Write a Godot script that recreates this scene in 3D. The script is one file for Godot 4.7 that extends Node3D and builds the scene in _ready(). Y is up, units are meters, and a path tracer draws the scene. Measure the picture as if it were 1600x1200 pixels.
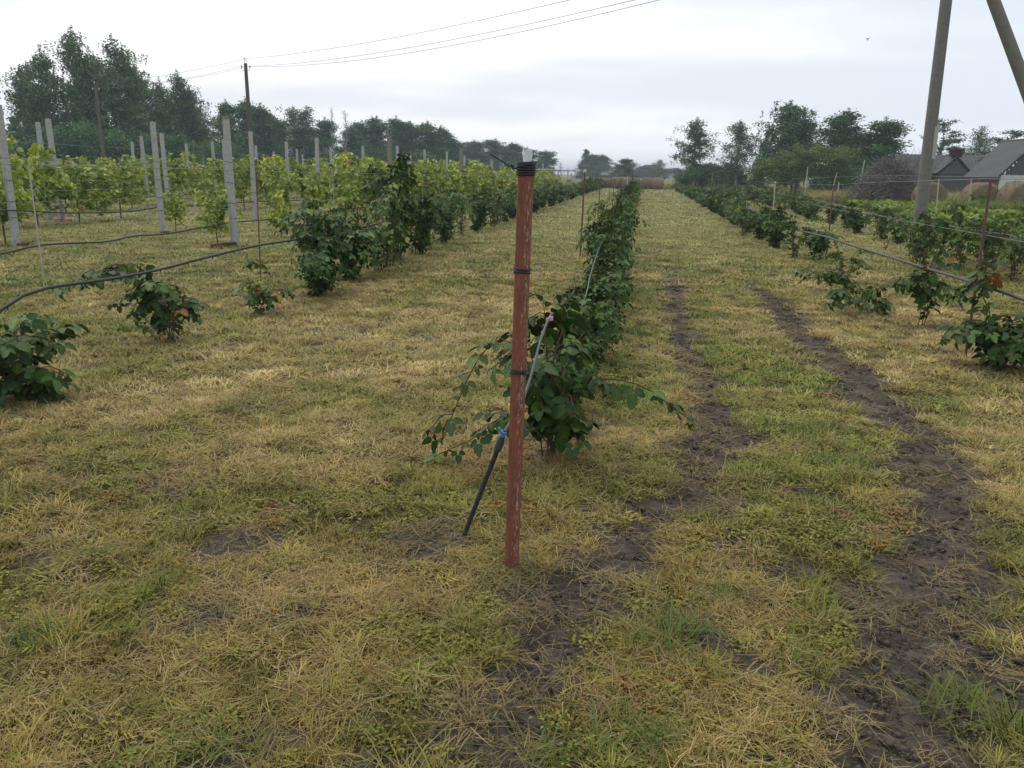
extends Node3D

# ------------------------------------------------------------------ mesh builder
class MB:
	var v := PackedVector3Array()
	var n := PackedVector3Array()
	var c := PackedColorArray()
	var u := PackedVector2Array()
	var i := PackedInt32Array()

	func vert(p: Vector3, nn: Vector3, col: Color, uv := Vector2.ZERO) -> int:
		v.append(p)
		n.append(nn)
		c.append(col)
		u.append(uv)
		return v.size() - 1

	func tri(a: int, b: int, d: int) -> void:
		var g := (v[b] - v[a]).cross(v[d] - v[a])
		i.append(a)
		if g.dot(n[a] + n[b] + n[d]) > 0.0:
			i.append(d)
			i.append(b)
		else:
			i.append(b)
			i.append(d)

	func quad(a: Vector3, b: Vector3, d: Vector3, e: Vector3, col: Color) -> void:
		var nn := (b - a).cross(e - a).normalized()
		var k := vert(a, nn, col, Vector2(0, 0))
		vert(b, nn, col, Vector2(1, 0))
		vert(d, nn, col, Vector2(1, 1))
		vert(e, nn, col, Vector2(0, 1))
		tri(k, k + 1, k + 2)
		tri(k, k + 2, k + 3)

	func tube(pts: PackedVector3Array, r0: float, r1: float, sides: int, col: Color, caps := false, col2 := Color(-1, 0, 0)) -> void:
		var m := pts.size()
		var first := v.size()
		var ref := Vector3.UP
		var total := pts[m - 1] - pts[0]
		if absf(total.normalized().y) > 0.8:
			ref = Vector3.RIGHT
		for k in m:
			var d := (pts[mini(k + 1, m - 1)] - pts[maxi(k - 1, 0)]).normalized()
			var s := d.cross(ref).normalized()
			var w := s.cross(d)
			var t := float(k) / (m - 1)
			var r := lerpf(r0, r1, t)
			var cc := col if col2.r < 0.0 else col.lerp(col2, t)
			for j in sides:
				var a := TAU * j / sides
				var nn := s * cos(a) + w * sin(a)
				vert(pts[k] + nn * r, nn, cc, Vector2(float(j) / sides, t))
		for k in m - 1:
			for j in sides:
				var a := first + k * sides + j
				var b := first + k * sides + (j + 1) % sides
				tri(a, b, b + sides)
				tri(a, b + sides, a + sides)
		if caps:
			for e in 2:
				var k := 0 if e == 0 else m - 1
				var nn := (pts[0] - pts[1]).normalized() if e == 0 else (pts[m - 1] - pts[m - 2]).normalized()
				var mid := vert(pts[k], nn, col)
				var ring := first + k * sides
				var st := v.size()
				for j in sides:
					vert(v[ring + j], nn, col)
				for j in sides:
					tri(mid, st + j, st + (j + 1) % sides)

	# a prism of the given outline (x, z) that runs from base to top, flat sides, bevelled cap
	func prism(outline: PackedVector2Array, base: Vector3, top: Vector3, s0: float, s1: float, col: Color) -> void:
		var m := outline.size()
		for j in m:
			var a := outline[j]
			var b := outline[(j + 1) % m]
			quad(base + Vector3(a.x, 0, a.y) * s0, base + Vector3(b.x, 0, b.y) * s0, top + Vector3(b.x, 0, b.y) * s1, top + Vector3(a.x, 0, a.y) * s1, col)
			var k := v.size() - 4
			var out := Vector3(a.x + b.x, 0, a.y + b.y).normalized()
			for q in 4:
				if n[k + q].dot(out) < 0.0:
					n[k + q] = -n[k + q]
			i.resize(i.size() - 6)
			tri(k, k + 1, k + 2)
			tri(k, k + 2, k + 3)
		var mid := vert(top + Vector3(0, 0.008, 0), Vector3.UP, col)
		var st := v.size()
		for j in m:
			vert(top + Vector3(outline[j].x, 0, outline[j].y) * s1, Vector3.UP, col)
		for j in m:
			tri(mid, st + j, st + (j + 1) % m)

	func box(x: Transform3D, s: Vector3, col: Color, bev := 0.0) -> void:
		var h := s * 0.5
		var q := h - Vector3(bev, bev, bev)
		var id := {}
		for sx in [-1, 1]:
			for sy in [-1, 1]:
				for sz in [-1, 1]:
					for ax in 3:
						var p := Vector3(q.x * sx, q.y * sy, q.z * sz)
						var sg: int = [sx, sy, sz][ax]
						p[ax] = h[ax] * sg
						var nn := Vector3.ZERO
						nn[ax] = sg
						id[[sx, sy, sz, ax]] = vert(x * p, (x.basis * nn).normalized(), col, Vector2(p.x + p.z, p.y))
		for ax in 3:
			var b := (ax + 1) % 3
			var d := (ax + 2) % 3
			for sg in [-1, 1]:
				var f := []
				for w in [[-1, -1], [1, -1], [1, 1], [-1, 1]]:
					var key := [0, 0, 0, ax]
					key[ax] = sg
					key[b] = w[0]
					key[d] = w[1]
					f.append(id[key])
				tri(f[0], f[1], f[2])
				tri(f[0], f[2], f[3])
			if bev > 0.0:
				for s1 in [-1, 1]:
					for s2 in [-1, 1]:
						var f := []
						for w in [[-1, b], [1, b], [1, d], [-1, d]]:
							var key := [0, 0, 0, w[1]]
							key[ax] = w[0]
							key[b] = s1
							key[d] = s2
							f.append(id[key])
						tri(f[0], f[1], f[2])
						tri(f[0], f[2], f[3])
		if bev > 0.0:
			for sx in [-1, 1]:
				for sy in [-1, 1]:
					for sz in [-1, 1]:
						tri(id[[sx, sy, sz, 0]], id[[sx, sy, sz, 1]], id[[sx, sy, sz, 2]])

	# a small flat diamond: the leaf of a far tree
	func diamond(p: Vector3, d: Vector3, s: Vector3, col: Color) -> void:
		var nn := d.cross(s).normalized()
		var k := vert(p - d, nn, col)
		vert(p + s, nn, col)
		vert(p + d, nn, col)
		vert(p - s, nn, col)
		tri(k, k + 1, k + 2)
		tri(k, k + 2, k + 3)

	# a leaflet: folded along its midrib, curled down, toothed when rows are many
	func leaflet(o: Vector3, d: Vector3, nn: Vector3, L: float, W: float, rows: int, col: Color, curl: float, fold: float, tooth := 0.0) -> void:
		var s := d.cross(nn)
		var base := vert(o, nn, col, Vector2(0.5, 0))
		var prev := base
		for k in rows:
			var t := (k + 1.0) / (rows + 1.0)
			var w := W * 0.5 * pow(sin(PI * pow(t, 0.78)), 0.6)
			if tooth > 0.0 and k % 2 == 1:
				w *= 1.0 - tooth
			var tt := t - (0.03 if tooth > 0.0 and k % 2 == 1 else 0.0)
			var m := o + d * (L * t) - nn * (curl * L * t * t)
			var e := o + d * (L * tt) - nn * (curl * L * t * t)
			var a := vert(e - s * w + nn * (fold * w), (nn + s * fold).normalized(), col, Vector2(0.5 - w / W, t))
			vert(m, nn, col, Vector2(0.5, t))
			vert(e + s * w + nn * (fold * w), (nn - s * fold).normalized(), col, Vector2(0.5 + w / W, t))
			if k == 0:
				tri(base, a, a + 1)
				tri(base, a + 1, a + 2)
			else:
				tri(prev, a, a + 1)
				tri(prev, a + 1, prev + 1)
				tri(prev + 1, a + 1, a + 2)
				tri(prev + 1, a + 2, prev + 2)
			prev = a
		var tip := vert(o + d * L - nn * (curl * L), nn, col, Vector2(0.5, 1))
		tri(prev, prev + 1, tip)
		tri(prev + 1, prev + 2, tip)

	# a blackberry leaf: three leaflets on a stalk
	func trifoliate(o: Vector3, d: Vector3, nn: Vector3, size: float, rows: int, col: Color, curl: float, fold: float, tooth: float) -> void:
		var s := d.cross(nn)
		leaflet(o + d * 0.20 * size, d, nn, 0.60 * size, 0.47 * size, rows, col, curl, fold, tooth)
		for g in [-1.0, 1.0]:
			var dd: Vector3 = (d * 0.28 + s * g * 0.95 - nn * 0.12).normalized()
			var n2: Vector3 = (nn + s * g * 0.15).normalized()
			n2 = (n2 - dd * n2.dot(dd)).normalized()
			leaflet(o + d * 0.04 * size + dd * 0.05 * size, dd, n2, 0.48 * size, 0.38 * size, rows, col, curl, fold, tooth)

	# a lobed grape leaf
	func vine_leaf(o: Vector3, d: Vector3, nn: Vector3, size: float, col: Color, droop: float) -> void:
		var s := d.cross(nn)
		var mid := vert(o + d * 0.3 * size, nn, col, Vector2(0.5, 0.3))
		var ang := [-160, -125, -100, -70, -45, -20, 0, 20, 45, 70, 100, 125, 160]
		var rad := [0.3, 0.52, 0.42, 0.58, 0.46, 0.62, 0.74, 0.62, 0.46, 0.58, 0.42, 0.52, 0.3]
		var st := v.size()
		for k in 13:
			var a := deg_to_rad(ang[k])
			var dir := d * cos(a) + s * sin(a)
			var r: float = rad[k] * size
			vert(o + d * 0.3 * size + dir * r - nn * (droop * r * r / size), (nn + dir * droop).normalized(), col, Vector2(0.5 + sin(a) * 0.5, 0.4 + cos(a) * 0.5))
		for k in 12:
			tri(mid, st + k, st + k + 1)

	func mesh() -> ArrayMesh:
		var a := []
		a.resize(Mesh.ARRAY_MAX)
		a[Mesh.ARRAY_VERTEX] = v
		a[Mesh.ARRAY_NORMAL] = n
		a[Mesh.ARRAY_COLOR] = c
		a[Mesh.ARRAY_TEX_UV] = u
		a[Mesh.ARRAY_INDEX] = i
		var m := ArrayMesh.new()
		m.add_surface_from_arrays(Mesh.PRIMITIVE_TRIANGLES, a)
		return m

# ------------------------------------------------------------------ naming and tagging
var names := {}

func numbered(called: String, parent: Node) -> String:
	var key := [parent.get_instance_id(), called]
	var k: int = names.get(key, 0)
	names[key] = k + 1
	return called if k == 0 else "%s_%03d" % [called, k]

func tag(o: Node, label: String, category: String, group := "", kind := "") -> Node:
	if label:
		o.set_meta("label", label)
	if category:
		o.set_meta("category", category)
	if group:
		o.set_meta("group", group)
	if kind:
		o.set_meta("kind", kind)
	return o

func thing(called: String, label: String, category: String, at := Vector3.ZERO, group := "") -> Node3D:
	var o := Node3D.new()
	o.name = numbered(called, self)
	add_child(o, true)
	o.position = at
	tag(o, label, category, group)
	return o

func put(called: String, m, mt: Material, parent: Node = self) -> MeshInstance3D:
	var o := MeshInstance3D.new()
	o.mesh = m.mesh() if m is MB else m
	o.material_override = mt
	o.name = numbered(called, parent)
	parent.add_child(o, true)
	return o

func copy(o: Node3D, label: String, group: String) -> Node3D:
	var base: String = o.get_meta("base_name")
	var d: Node3D = o.duplicate()
	d.name = numbered(base, self)
	d.remove_meta("base_name")
	add_child(d, true)
	d.set_meta("label", label)
	d.set_meta("group", group)
	return d

const ORD := ["first", "second", "third", "fourth", "fifth", "sixth", "seventh", "eighth", "ninth", "tenth", "eleventh", "twelfth", "thirteenth", "fourteenth", "fifteenth", "sixteenth", "seventeenth", "eighteenth", "nineteenth", "twentieth"]

func nth(k: int) -> String:
	if k < 20:
		return ORD[k]
	var e := k + 1
	return str(e) + (["th", "st", "nd", "rd"][e % 10] if e % 10 < 4 else "th")

# ------------------------------------------------------------------ materials
func lin(r: float, g: float, b: float) -> Color:
	return Color(r, g, b).linear_to_srgb()

func noise(sd: int, freq: float, oct := 4, kind := FastNoiseLite.TYPE_SIMPLEX_SMOOTH) -> FastNoiseLite:
	var f := FastNoiseLite.new()
	f.seed = sd
	f.frequency = freq
	f.noise_type = kind
	f.fractal_octaves = oct
	return f

func noise_tex(sd: int, freq: float, cols: Array, size := 256, oct := 5) -> NoiseTexture2D:
	var t := NoiseTexture2D.new()
	t.width = size
	t.height = size
	t.seamless = true
	t.noise = noise(sd, freq, oct)
	var g := Gradient.new()
	var off := PackedFloat32Array()
	var cc := PackedColorArray()
	for k in cols.size():
		off.append(float(k) / (cols.size() - 1))
		cc.append(cols[k])
	g.offsets = off
	g.colors = cc
	t.color_ramp = g
	return t

func plain(col: Color, rough: float, vertex := false, spec := 0.5) -> StandardMaterial3D:
	var m := StandardMaterial3D.new()
	m.albedo_color = col
	m.roughness = rough
	m.metallic_specular = spec
	m.vertex_color_use_as_albedo = vertex
	return m

func leafy(rough: float, back: float, spec := 0.5) -> StandardMaterial3D:
	var m := plain(Color.WHITE, rough, true, spec)
	m.cull_mode = BaseMaterial3D.CULL_DISABLED
	m.backlight_enabled = true
	m.backlight = Color(back, back, back * 0.7)
	return m

func textured(t: Texture2D, scale: float, rough: float, vertex := false, bump: Texture2D = null, bump_cm := 0.0) -> StandardMaterial3D:
	var m := plain(Color.WHITE, rough, vertex)
	m.albedo_texture = t
	m.uv1_triplanar = true
	m.uv1_world_triplanar = true
	m.uv1_scale = Vector3(scale, scale, scale)
	if bump:
		m.heightmap_enabled = true
		m.heightmap_texture = bump
		m.heightmap_scale = bump_cm
	return m

var M := {}

func leaf_tex(sd: int) -> ImageTexture:
	# pale veins on a leaflet, as a tint of the leaf's own colour
	var im := Image.create(96, 96, false, Image.FORMAT_RGB8)
	var f := noise(sd, 0.06)
	for y in 96:
		for x in 96:
			var uu := absf(x / 95.0 - 0.5) * 2.0
			var t := y / 95.0
			var vein := exp(-pow(uu / 0.05, 2.0)) * 0.8
			var side := fposmod((t - uu * 0.28) * 7.0, 1.0)
			vein = maxf(vein, exp(-pow((side - 0.5) / 0.1, 2.0)) * 0.55 * clampf(1.1 - uu, 0, 1))
			var g := 0.80 + 0.16 * f.get_noise_2d(x, y) - 0.1 * (1.0 - absf(side - 0.5) * 2.0) * 0.4 + vein * 0.3
			im.set_pixel(x, y, Color(clampf(g + vein * 0.06, 0, 1), clampf(g + 0.03, 0, 1), clampf(g - 0.02, 0, 1)))
	return ImageTexture.create_from_image(im)

func rust_tex() -> ImageTexture:
	# brick red paint over rust: mottling, pale chips in a streak down the seam
	var im := Image.create(256, 1024, false, Image.FORMAT_RGB8)
	var a := noise(5, 0.018, 5)
	var b := noise(6, 0.09, 3)
	var d := noise(9, 0.22, 2)
	for y in 1024:
		for x in 256:
			var ang := TAU * x / 256.0
			var px := cos(ang) * 40.0
			var pz := sin(ang) * 40.0
			var m := a.get_noise_3d(px, pz, y * 0.45)
			var g := b.get_noise_3d(px, pz, y * 0.35)
			var h := d.get_noise_3d(px, pz, y * 0.5)
			var col := Color(0.225, 0.064, 0.028)
			col = col.lerp(Color(0.12, 0.04, 0.024), clampf(0.5 + m * 1.6, 0, 1) * 0.75)
			col = col.lerp(Color(0.30, 0.115, 0.055), clampf(g * 1.5, 0, 1) * 0.55)
			var seam := exp(-pow((x - 92.0 - 8.0 * a.get_noise_2d(y * 0.5, 3)) / 26.0, 2.0)) + 0.35 * exp(-pow((x - 150.0) / 20.0, 2.0))
			var chip := smoothstep(0.2, 0.42, g * 0.6 + h * 0.6 + m * 0.3 + seam * 0.2 - 0.10)
			col = col.lerp(Color(0.42, 0.30, 0.24), chip * clampf(seam * 0.85 + 0.05, 0, 1))
			col = col.lerp(Color(0.13, 0.075, 0.055), smoothstep(0.3, 0.55, -h * 0.7 - m * 0.4) * 0.6)
			im.set_pixel(x, y, col.linear_to_srgb())
	return ImageTexture.create_from_image(im)

func make_materials() -> void:
	M.leaf = leafy(0.52, 0.6, 0.26)
	M.leaf.albedo_texture = leaf_tex(3)
	M.vine = leafy(0.5, 0.75, 0.45)
	M.tree = leafy(0.7, 0.35, 0.25)
	M.grass = leafy(0.75, 0.16, 0.25)
	M.straw = leafy(0.8, 0.25, 0.2)
	M.bark = plain(Color.WHITE, 0.9, true, 0.2)
	M.cane = plain(Color.WHITE, 0.7, true, 0.3)
	M.crumb = plain(Color.WHITE, 0.95, true, 0.2)
	var bump := noise_tex(21, 0.02, [Color.BLACK, Color.WHITE], 512, 6)
	M.concrete = textured(noise_tex(11, 0.012, [lin(0.22, 0.205, 0.18), lin(0.38, 0.365, 0.33), lin(0.43, 0.415, 0.38), lin(0.24, 0.225, 0.195)], 512, 7), 1.5, 0.9, true, bump, 0.5)
	M.rust = plain(Color.WHITE, 0.72)
	M.rust.albedo_texture = rust_tex()
	M.rust.heightmap_enabled = true
	M.rust.heightmap_texture = bump
	M.rust.heightmap_scale = 0.06
	M.rod = textured(noise_tex(31, 0.05, [lin(0.06, 0.035, 0.03), lin(0.17, 0.08, 0.055), lin(0.10, 0.055, 0.045)]), 6.0, 0.8)
	M.pale = textured(noise_tex(32, 0.04, [lin(0.30, 0.28, 0.22), lin(0.46, 0.43, 0.34), lin(0.38, 0.35, 0.28)]), 5.0, 0.8)
	M.hose = textured(noise_tex(33, 0.03, [lin(0.018, 0.019, 0.024), lin(0.05, 0.05, 0.056), lin(0.03, 0.031, 0.036)]), 4.0, 0.62)
	M.hose.metallic_specular = 0.35
	M.grey_hose = textured(noise_tex(34, 0.03, [lin(0.03, 0.03, 0.033), lin(0.07, 0.07, 0.07), lin(0.045, 0.045, 0.048)]), 4.0, 0.6)
	M.tape = plain(lin(0.018, 0.017, 0.022), 0.55)
	M.wire = plain(lin(0.2, 0.205, 0.21), 0.5)
	M.wire.metallic = 0.4
	M.power = plain(lin(0.06, 0.06, 0.065), 0.6)
	M.blue = plain(lin(0.05, 0.22, 0.5), 0.4)
	M.red = plain(lin(0.55, 0.05, 0.03), 0.5)
	M.pink = plain(lin(0.75, 0.33, 0.42), 0.6)
	M.film = plain(Color(0.93, 0.93, 0.92, 0.6), 0.4)
	M.film.transparency = BaseMaterial3D.TRANSPARENCY_ALPHA
	M.film.cull_mode = BaseMaterial3D.CULL_DISABLED
	M.brick = textured(noise_tex(41, 0.03, [lin(0.20, 0.075, 0.045), lin(0.34, 0.13, 0.075), lin(0.40, 0.2, 0.13)]), 3.0, 0.95, true, bump, 0.3)
	M.pole = textured(noise_tex(42, 0.02, [lin(0.115, 0.107, 0.092), lin(0.195, 0.183, 0.16), lin(0.16, 0.15, 0.132)], 512, 6), 0.7, 0.9, true, bump, 0.4)
	M.wood = textured(noise_tex(43, 0.03, [lin(0.045, 0.042, 0.039), lin(0.115, 0.107, 0.1), lin(0.075, 0.071, 0.067)]), 2.0, 0.9, true)
	M.roof = textured(noise_tex(44, 0.02, [lin(0.045, 0.045, 0.047), lin(0.105, 0.102, 0.096), lin(0.07, 0.07, 0.07)], 512, 6), 0.5, 0.85, true)
	M.white_wall = textured(noise_tex(45, 0.02, [lin(0.42, 0.41, 0.39), lin(0.62, 0.61, 0.58), lin(0.54, 0.53, 0.5)], 512, 6), 0.6, 0.9, true)
	M.hay = plain(Color.WHITE, 0.95, true, 0.2)
	M.glass = plain(lin(0.02, 0.022, 0.025), 0.12)
	M.ceramic = plain(lin(0.6, 0.58, 0.55), 0.3)
	M.ground = textured(noise_tex(51, 0.035, [lin(0.52, 0.52, 0.5), lin(0.85, 0.84, 0.82), lin(0.74, 0.73, 0.71), lin(1, 1, 1)], 1024, 7), 0.55, 0.97, true, noise_tex(52, 0.03, [Color.BLACK, Color.WHITE], 1024, 7), 1.6)
	M.ground.metallic_specular = 0.2

# ------------------------------------------------------------------ sky
func sky_texture() -> ImageTexture:
	var w := 1024
	var h := 512
	var px := PackedFloat32Array()
	px.resize(w * h * 4)
	var f1 := noise(101, 0.55, 5)
	var f2 := noise(102, 0.22, 4)
	var f3 := noise(103, 1.5, 4)
	var k := 0
	for y in h:
		var el := (0.5 - (y + 0.5) / h) * PI
		for x in w:
			var az := (x + 0.5) / w * TAU
			var e := maxf(el, 0.0)
			var dx := sin(az) * cos(e)
			var dz := -cos(az) * cos(e)
			var q := 1.0 / (sin(e) + 0.10)
			# layers of stratus seen from below, drawn out across the wind
			var cx := dx * q
			var cz := dz * q
			var a := f1.get_noise_2d(cx * 0.55 + 3.0, cz * 1.7)
			var b := f2.get_noise_2d(cx * 0.6, cz * 1.15 + 7.0)
			var g := f3.get_noise_2d(cx * 0.9, cz * 2.0)
			var thin := b * 0.8 + a * 0.6 + g * 0.16
			# the sun stands behind the cloud ahead and to the left
			var to_sun := dx * sin(-0.62) * cos(0.5) + sin(e) * sin(0.5) + dz * -cos(0.62) * cos(0.5)
			var glow := pow(clampf(to_sun * 0.5 + 0.5, 0, 1), 6.0)
			var v := clampf(0.14 + thin * 1.1 + glow * 0.72, 0.0, 1.0)
			var low := exp(-e / 0.10)
			var dark := Color(0.77, 0.815, 0.875)
			var lite := Color(1.06, 1.07, 1.08)
			var col := dark.lerp(lite, smoothstep(0.0, 1.0, v))
			col = col.lerp(Color(0.66, 0.79, 0.92), clampf(0.62 - glow * 1.1, 0, 1) * 0.95 * (1.0 - v * 0.5))
			col = col.lerp(Color(0.93, 0.95, 0.99), low * 0.45)
			px[k] = col.r
			px[k + 1] = col.g
			px[k + 2] = col.b
			px[k + 3] = 1.0
			k += 4
	var im := Image.create_from_data(w, h, false, Image.FORMAT_RGBAF, px.to_byte_array())
	return ImageTexture.create_from_image(im)

func make_camera_and_light() -> void:
	var cam := Camera3D.new()
	cam.name = "camera"
	cam.fov = 51.28
	cam.near = 0.05
	cam.far = 4000.0
	cam.position = Vector3(0, 1.55, 0)
	cam.basis = Basis(Vector3.UP, deg_to_rad(8.885)) * Basis(Vector3.RIGHT, deg_to_rad(-14.79)) * Basis(Vector3.BACK, 0.018)
	add_child(cam)
	cam.make_current()
	var env := Environment.new()
	env.background_mode = Environment.BG_SKY
	var sm := PanoramaSkyMaterial.new()
	sm.panorama = sky_texture()
	var sk := Sky.new()
	sk.sky_material = sm
	env.sky = sk
	env.tonemap_mode = Environment.TONE_MAPPER_LINEAR
	env.tonemap_exposure = EXPOSURE
	env.background_energy_multiplier = SKY_ENERGY
	env.sdfgi_enabled = true
	env.ssao_enabled = true
	env.ssil_enabled = true
	env.fog_enabled = true
	env.fog_density = FOG
	env.fog_light_color = Color(0.86, 0.90, 0.95)
	var we := WorldEnvironment.new()
	we.name = "world"
	we.environment = env
	add_child(we)
	var sun := DirectionalLight3D.new()
	sun.name = "sun"
	sun.light_energy = 0.5
	sun.light_angular_distance = 40.0
	sun.light_color = Color(1.0, 0.97, 0.93)
	sun.shadow_enabled = true
	add_child(sun)
	sun.look_at_from_position(Vector3(-0.5, 1.0, -0.55) * 50.0, Vector3.ZERO)

const EXPOSURE := 1.1
const SKY_ENERGY := 1.0
const FOG := 0.00075

# ------------------------------------------------------------------ the lie of the land
var n_big: FastNoiseLite
var n_mid: FastNoiseLite
var n_fine: FastNoiseLite
var n_grain: FastNoiseLite

# wheel ruts: x, z, half width
const RUT_A := [[0.47, -15.0, 0.03], [0.50, -12.3, 0.17], [0.50, -9.0, 0.15], [0.50, -7.0, 0.13], [0.54, -4.9, 0.15], [0.37, -4.0, 0.15], [0.08, -3.3, 0.11], [-0.2, -2.75, 0.09], [-0.26, -2.2, 0.08], [-0.36, -1.2, 0.06]]
const RUT_B := [[1.62, -12.5, 0.04], [1.72, -10.4, 0.20], [1.70, -7.3, 0.23], [1.78, -5.0, 0.19], [1.47, -3.64, 0.175], [1.10, -2.7, 0.225], [0.82, -2.1, 0.22], [0.6, -1.2, 0.21]]
# bare patches: x, z, radius, strength
const BARE := [[-0.24, -2.73, 0.26, 1.0], [-0.23, -2.24, 0.2, 0.8], [-0.85, -3.05, 0.2, 0.9], [0.29, -2.53, 0.12, 0.9], [0.45, -2.4, 0.1, 0.8], [-1.45, -2.36, 0.14, 0.7], [-1.55, -2.92, 0.14, 0.8], [-2.69, -7.58, 0.24, 0.7], [0.03, -3.5, 0.2, 0.8], [-0.32, -1.92, 0.22, 0.9], [-1.0, -1.75, 0.16, 0.8], [-2.5, -3.4, 0.2, 0.5], [-0.44, -4.3, 0.2, 0.6], [-1.3, -3.9, 0.16, 0.5], [3.1, -9.2, 0.4, 0.6], [-4.2, -8.1, 0.3, 0.6], [2.6, -8.4, 0.4, 0.4]]

func rut(line: Array, x: float, z: float) -> float:
	var best := 0.0
	for k in line.size() - 1:
		var a: Array = line[k]
		var b: Array = line[k + 1]
		if z < a[1] - 0.4 or z > b[1] + 0.4:
			continue
		var t: float = clampf((z - a[1]) / (b[1] - a[1]), 0.0, 1.0)
		var hw: float = lerpf(a[2], b[2], t)
		var d: float = absf(x - lerpf(a[0], b[0], t)) / hw
		best = maxf(best, 1.5 - d)
	return best

func bare(x: float, z: float) -> float:
	if z < -70.0 or absf(x) > 30.0:
		return 0.0
	var s := 0.0
	if x > -1.5 and x < 3.0:
		var rb := rut(RUT_B, x, z)
		s = maxf(rut(RUT_A, x, z), rb * lerpf(1.0, 1.35, smoothstep(-6.0, -3.0, z)))
	for p in BARE:
		var dx: float = x - p[0]
		var dz: float = z - p[1]
		var r2: float = (dx * dx + dz * dz) / (p[2] * p[2])
		if r2 < 4.0:
			s = maxf(s, p[3] * (1.5 - sqrt(r2)))
	s += n_mid.get_noise_2d(x * 2.2 + 40.0, z * 1.4) * 0.8 + n_fine.get_noise_2d(x * 1.5, z * 1.5) * 0.6
	if z > -14.0:
		s = maxf(s, (n_mid.get_noise_2d(x * 1.3 - 70.0, z * 1.3) + 0.4 * n_fine.get_noise_2d(x, z + 30.0)) * 1.7 - 0.52 + lerpf(-0.1, 0.26, smoothstep(-4.2, -2.4, z)))
	return clampf((s - 0.2) * 1.7, 0.0, 1.0)

func ground_y(x: float, z: float) -> float:
	var d := sqrt(x * x + z * z)
	var y := 0.03 * n_big.get_noise_2d(x, z) * clampf(d / 6.0, 0.2, 1.0)
	if d < 26.0:
		y += 0.016 * n_mid.get_noise_2d(x * 1.6, z * 1.6) + 0.011 * n_fine.get_noise_2d(x * 1.3, z * 1.3)
		var r := 0.0
		if x > -1.5 and x < 3.0:
			r = maxf(rut(RUT_A, x, z), rut(RUT_B, x, z))
		y -= 0.03 * smoothstep(0.2, 1.3, r)
		if r > 0.1:
			var k := clampf(r, 0, 1)
			y += k * (0.034 * n_grain.get_noise_2d(x * 0.6, z) + 0.02 * n_grain.get_noise_2d(x * 1.7, z * 1.7) + 0.006 * sin(z * 62.0 + 5.0 * n_mid.get_noise_2d(x * 3.0, z)))
	return y

# how straw-dry the grass is: 0 green, 1 straw
func dryness(x: float, z: float) -> float:
	var d := 0.45 + 0.85 * n_mid.get_noise_2d(x * 0.9 + 11.0, z * 0.9) + 0.4 * n_fine.get_noise_2d(x * 0.5, z * 0.5) + 0.35 * n_big.get_noise_2d(x * 3.0, z * 3.0 + 9.0)
	if x < -0.4 and x > -4.6:
		d += 0.26 * smoothstep(-15.0, -9.0, z) * (1.0 - smoothstep(-4.2, -2.4, z))
	if x > 0.6 and x < 1.4:
		d -= 0.42 * smoothstep(-10.0, -6.0, z)
	if x > 1.9 and x < 3.6:
		d += 0.3 * smoothstep(-14.0, -10.0, z) * (1.0 - smoothstep(-3.8, -2.6, z))
	if x > 1.0 and x < 1.6:
		d += 0.22 * smoothstep(-11.5, -9.5, z) * (1.0 - smoothstep(-8.0, -6.0, z))
	if z < -11.0:
		d -= 0.12
	if x < -5.0:
		d -= 0.12
	return clampf(d, 0.0, 1.0)

func grass_colour(x: float, z: float, r: float) -> Color:
	var d := dryness(x, z)
	var green := Color(0.190, 0.230, 0.056)
	var olive := Color(0.325, 0.29, 0.090)
	var straw := Color(0.58, 0.455, 0.205)
	var far := Color(0.37, 0.355, 0.145)
	var c := green.lerp(olive, clampf(d * 2.0, 0, 1)).lerp(straw, clampf(d * 2.0 - 1.0, 0, 1))
	c = c.lerp(far, smoothstep(10.0, 24.0, -z) * 0.75)
	# the headland round the post is worn and muddier
	c = c.lerp((c * Color(0.86, 0.76, 0.62)).lerp(Color(0.20, 0.135, 0.06), 0.22), smoothstep(-5.2, -2.8, z))
	return c * (0.76 + 0.65 * r) * (1.0 + 0.5 * n_mid.get_noise_2d(x * 2.6 - 31.0, z * 2.6))

func graded(lo: float, hi: float, fine_lo: float, fine_hi: float, step: float, grow: float) -> PackedFloat32Array:
	var a := PackedFloat32Array()
	var s := step
	var p := fine_lo
	while p > lo:
		s *= grow
		p = maxf(p - s, lo)
		a.insert(0, p)
	p = fine_lo
	while p < fine_hi:
		a.append(p)
		p += step
	s = step
	a.append(fine_hi)
	p = fine_hi
	while p < hi:
		s *= grow
		p = minf(p + s, hi)
		a.append(p)
	return a

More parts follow.
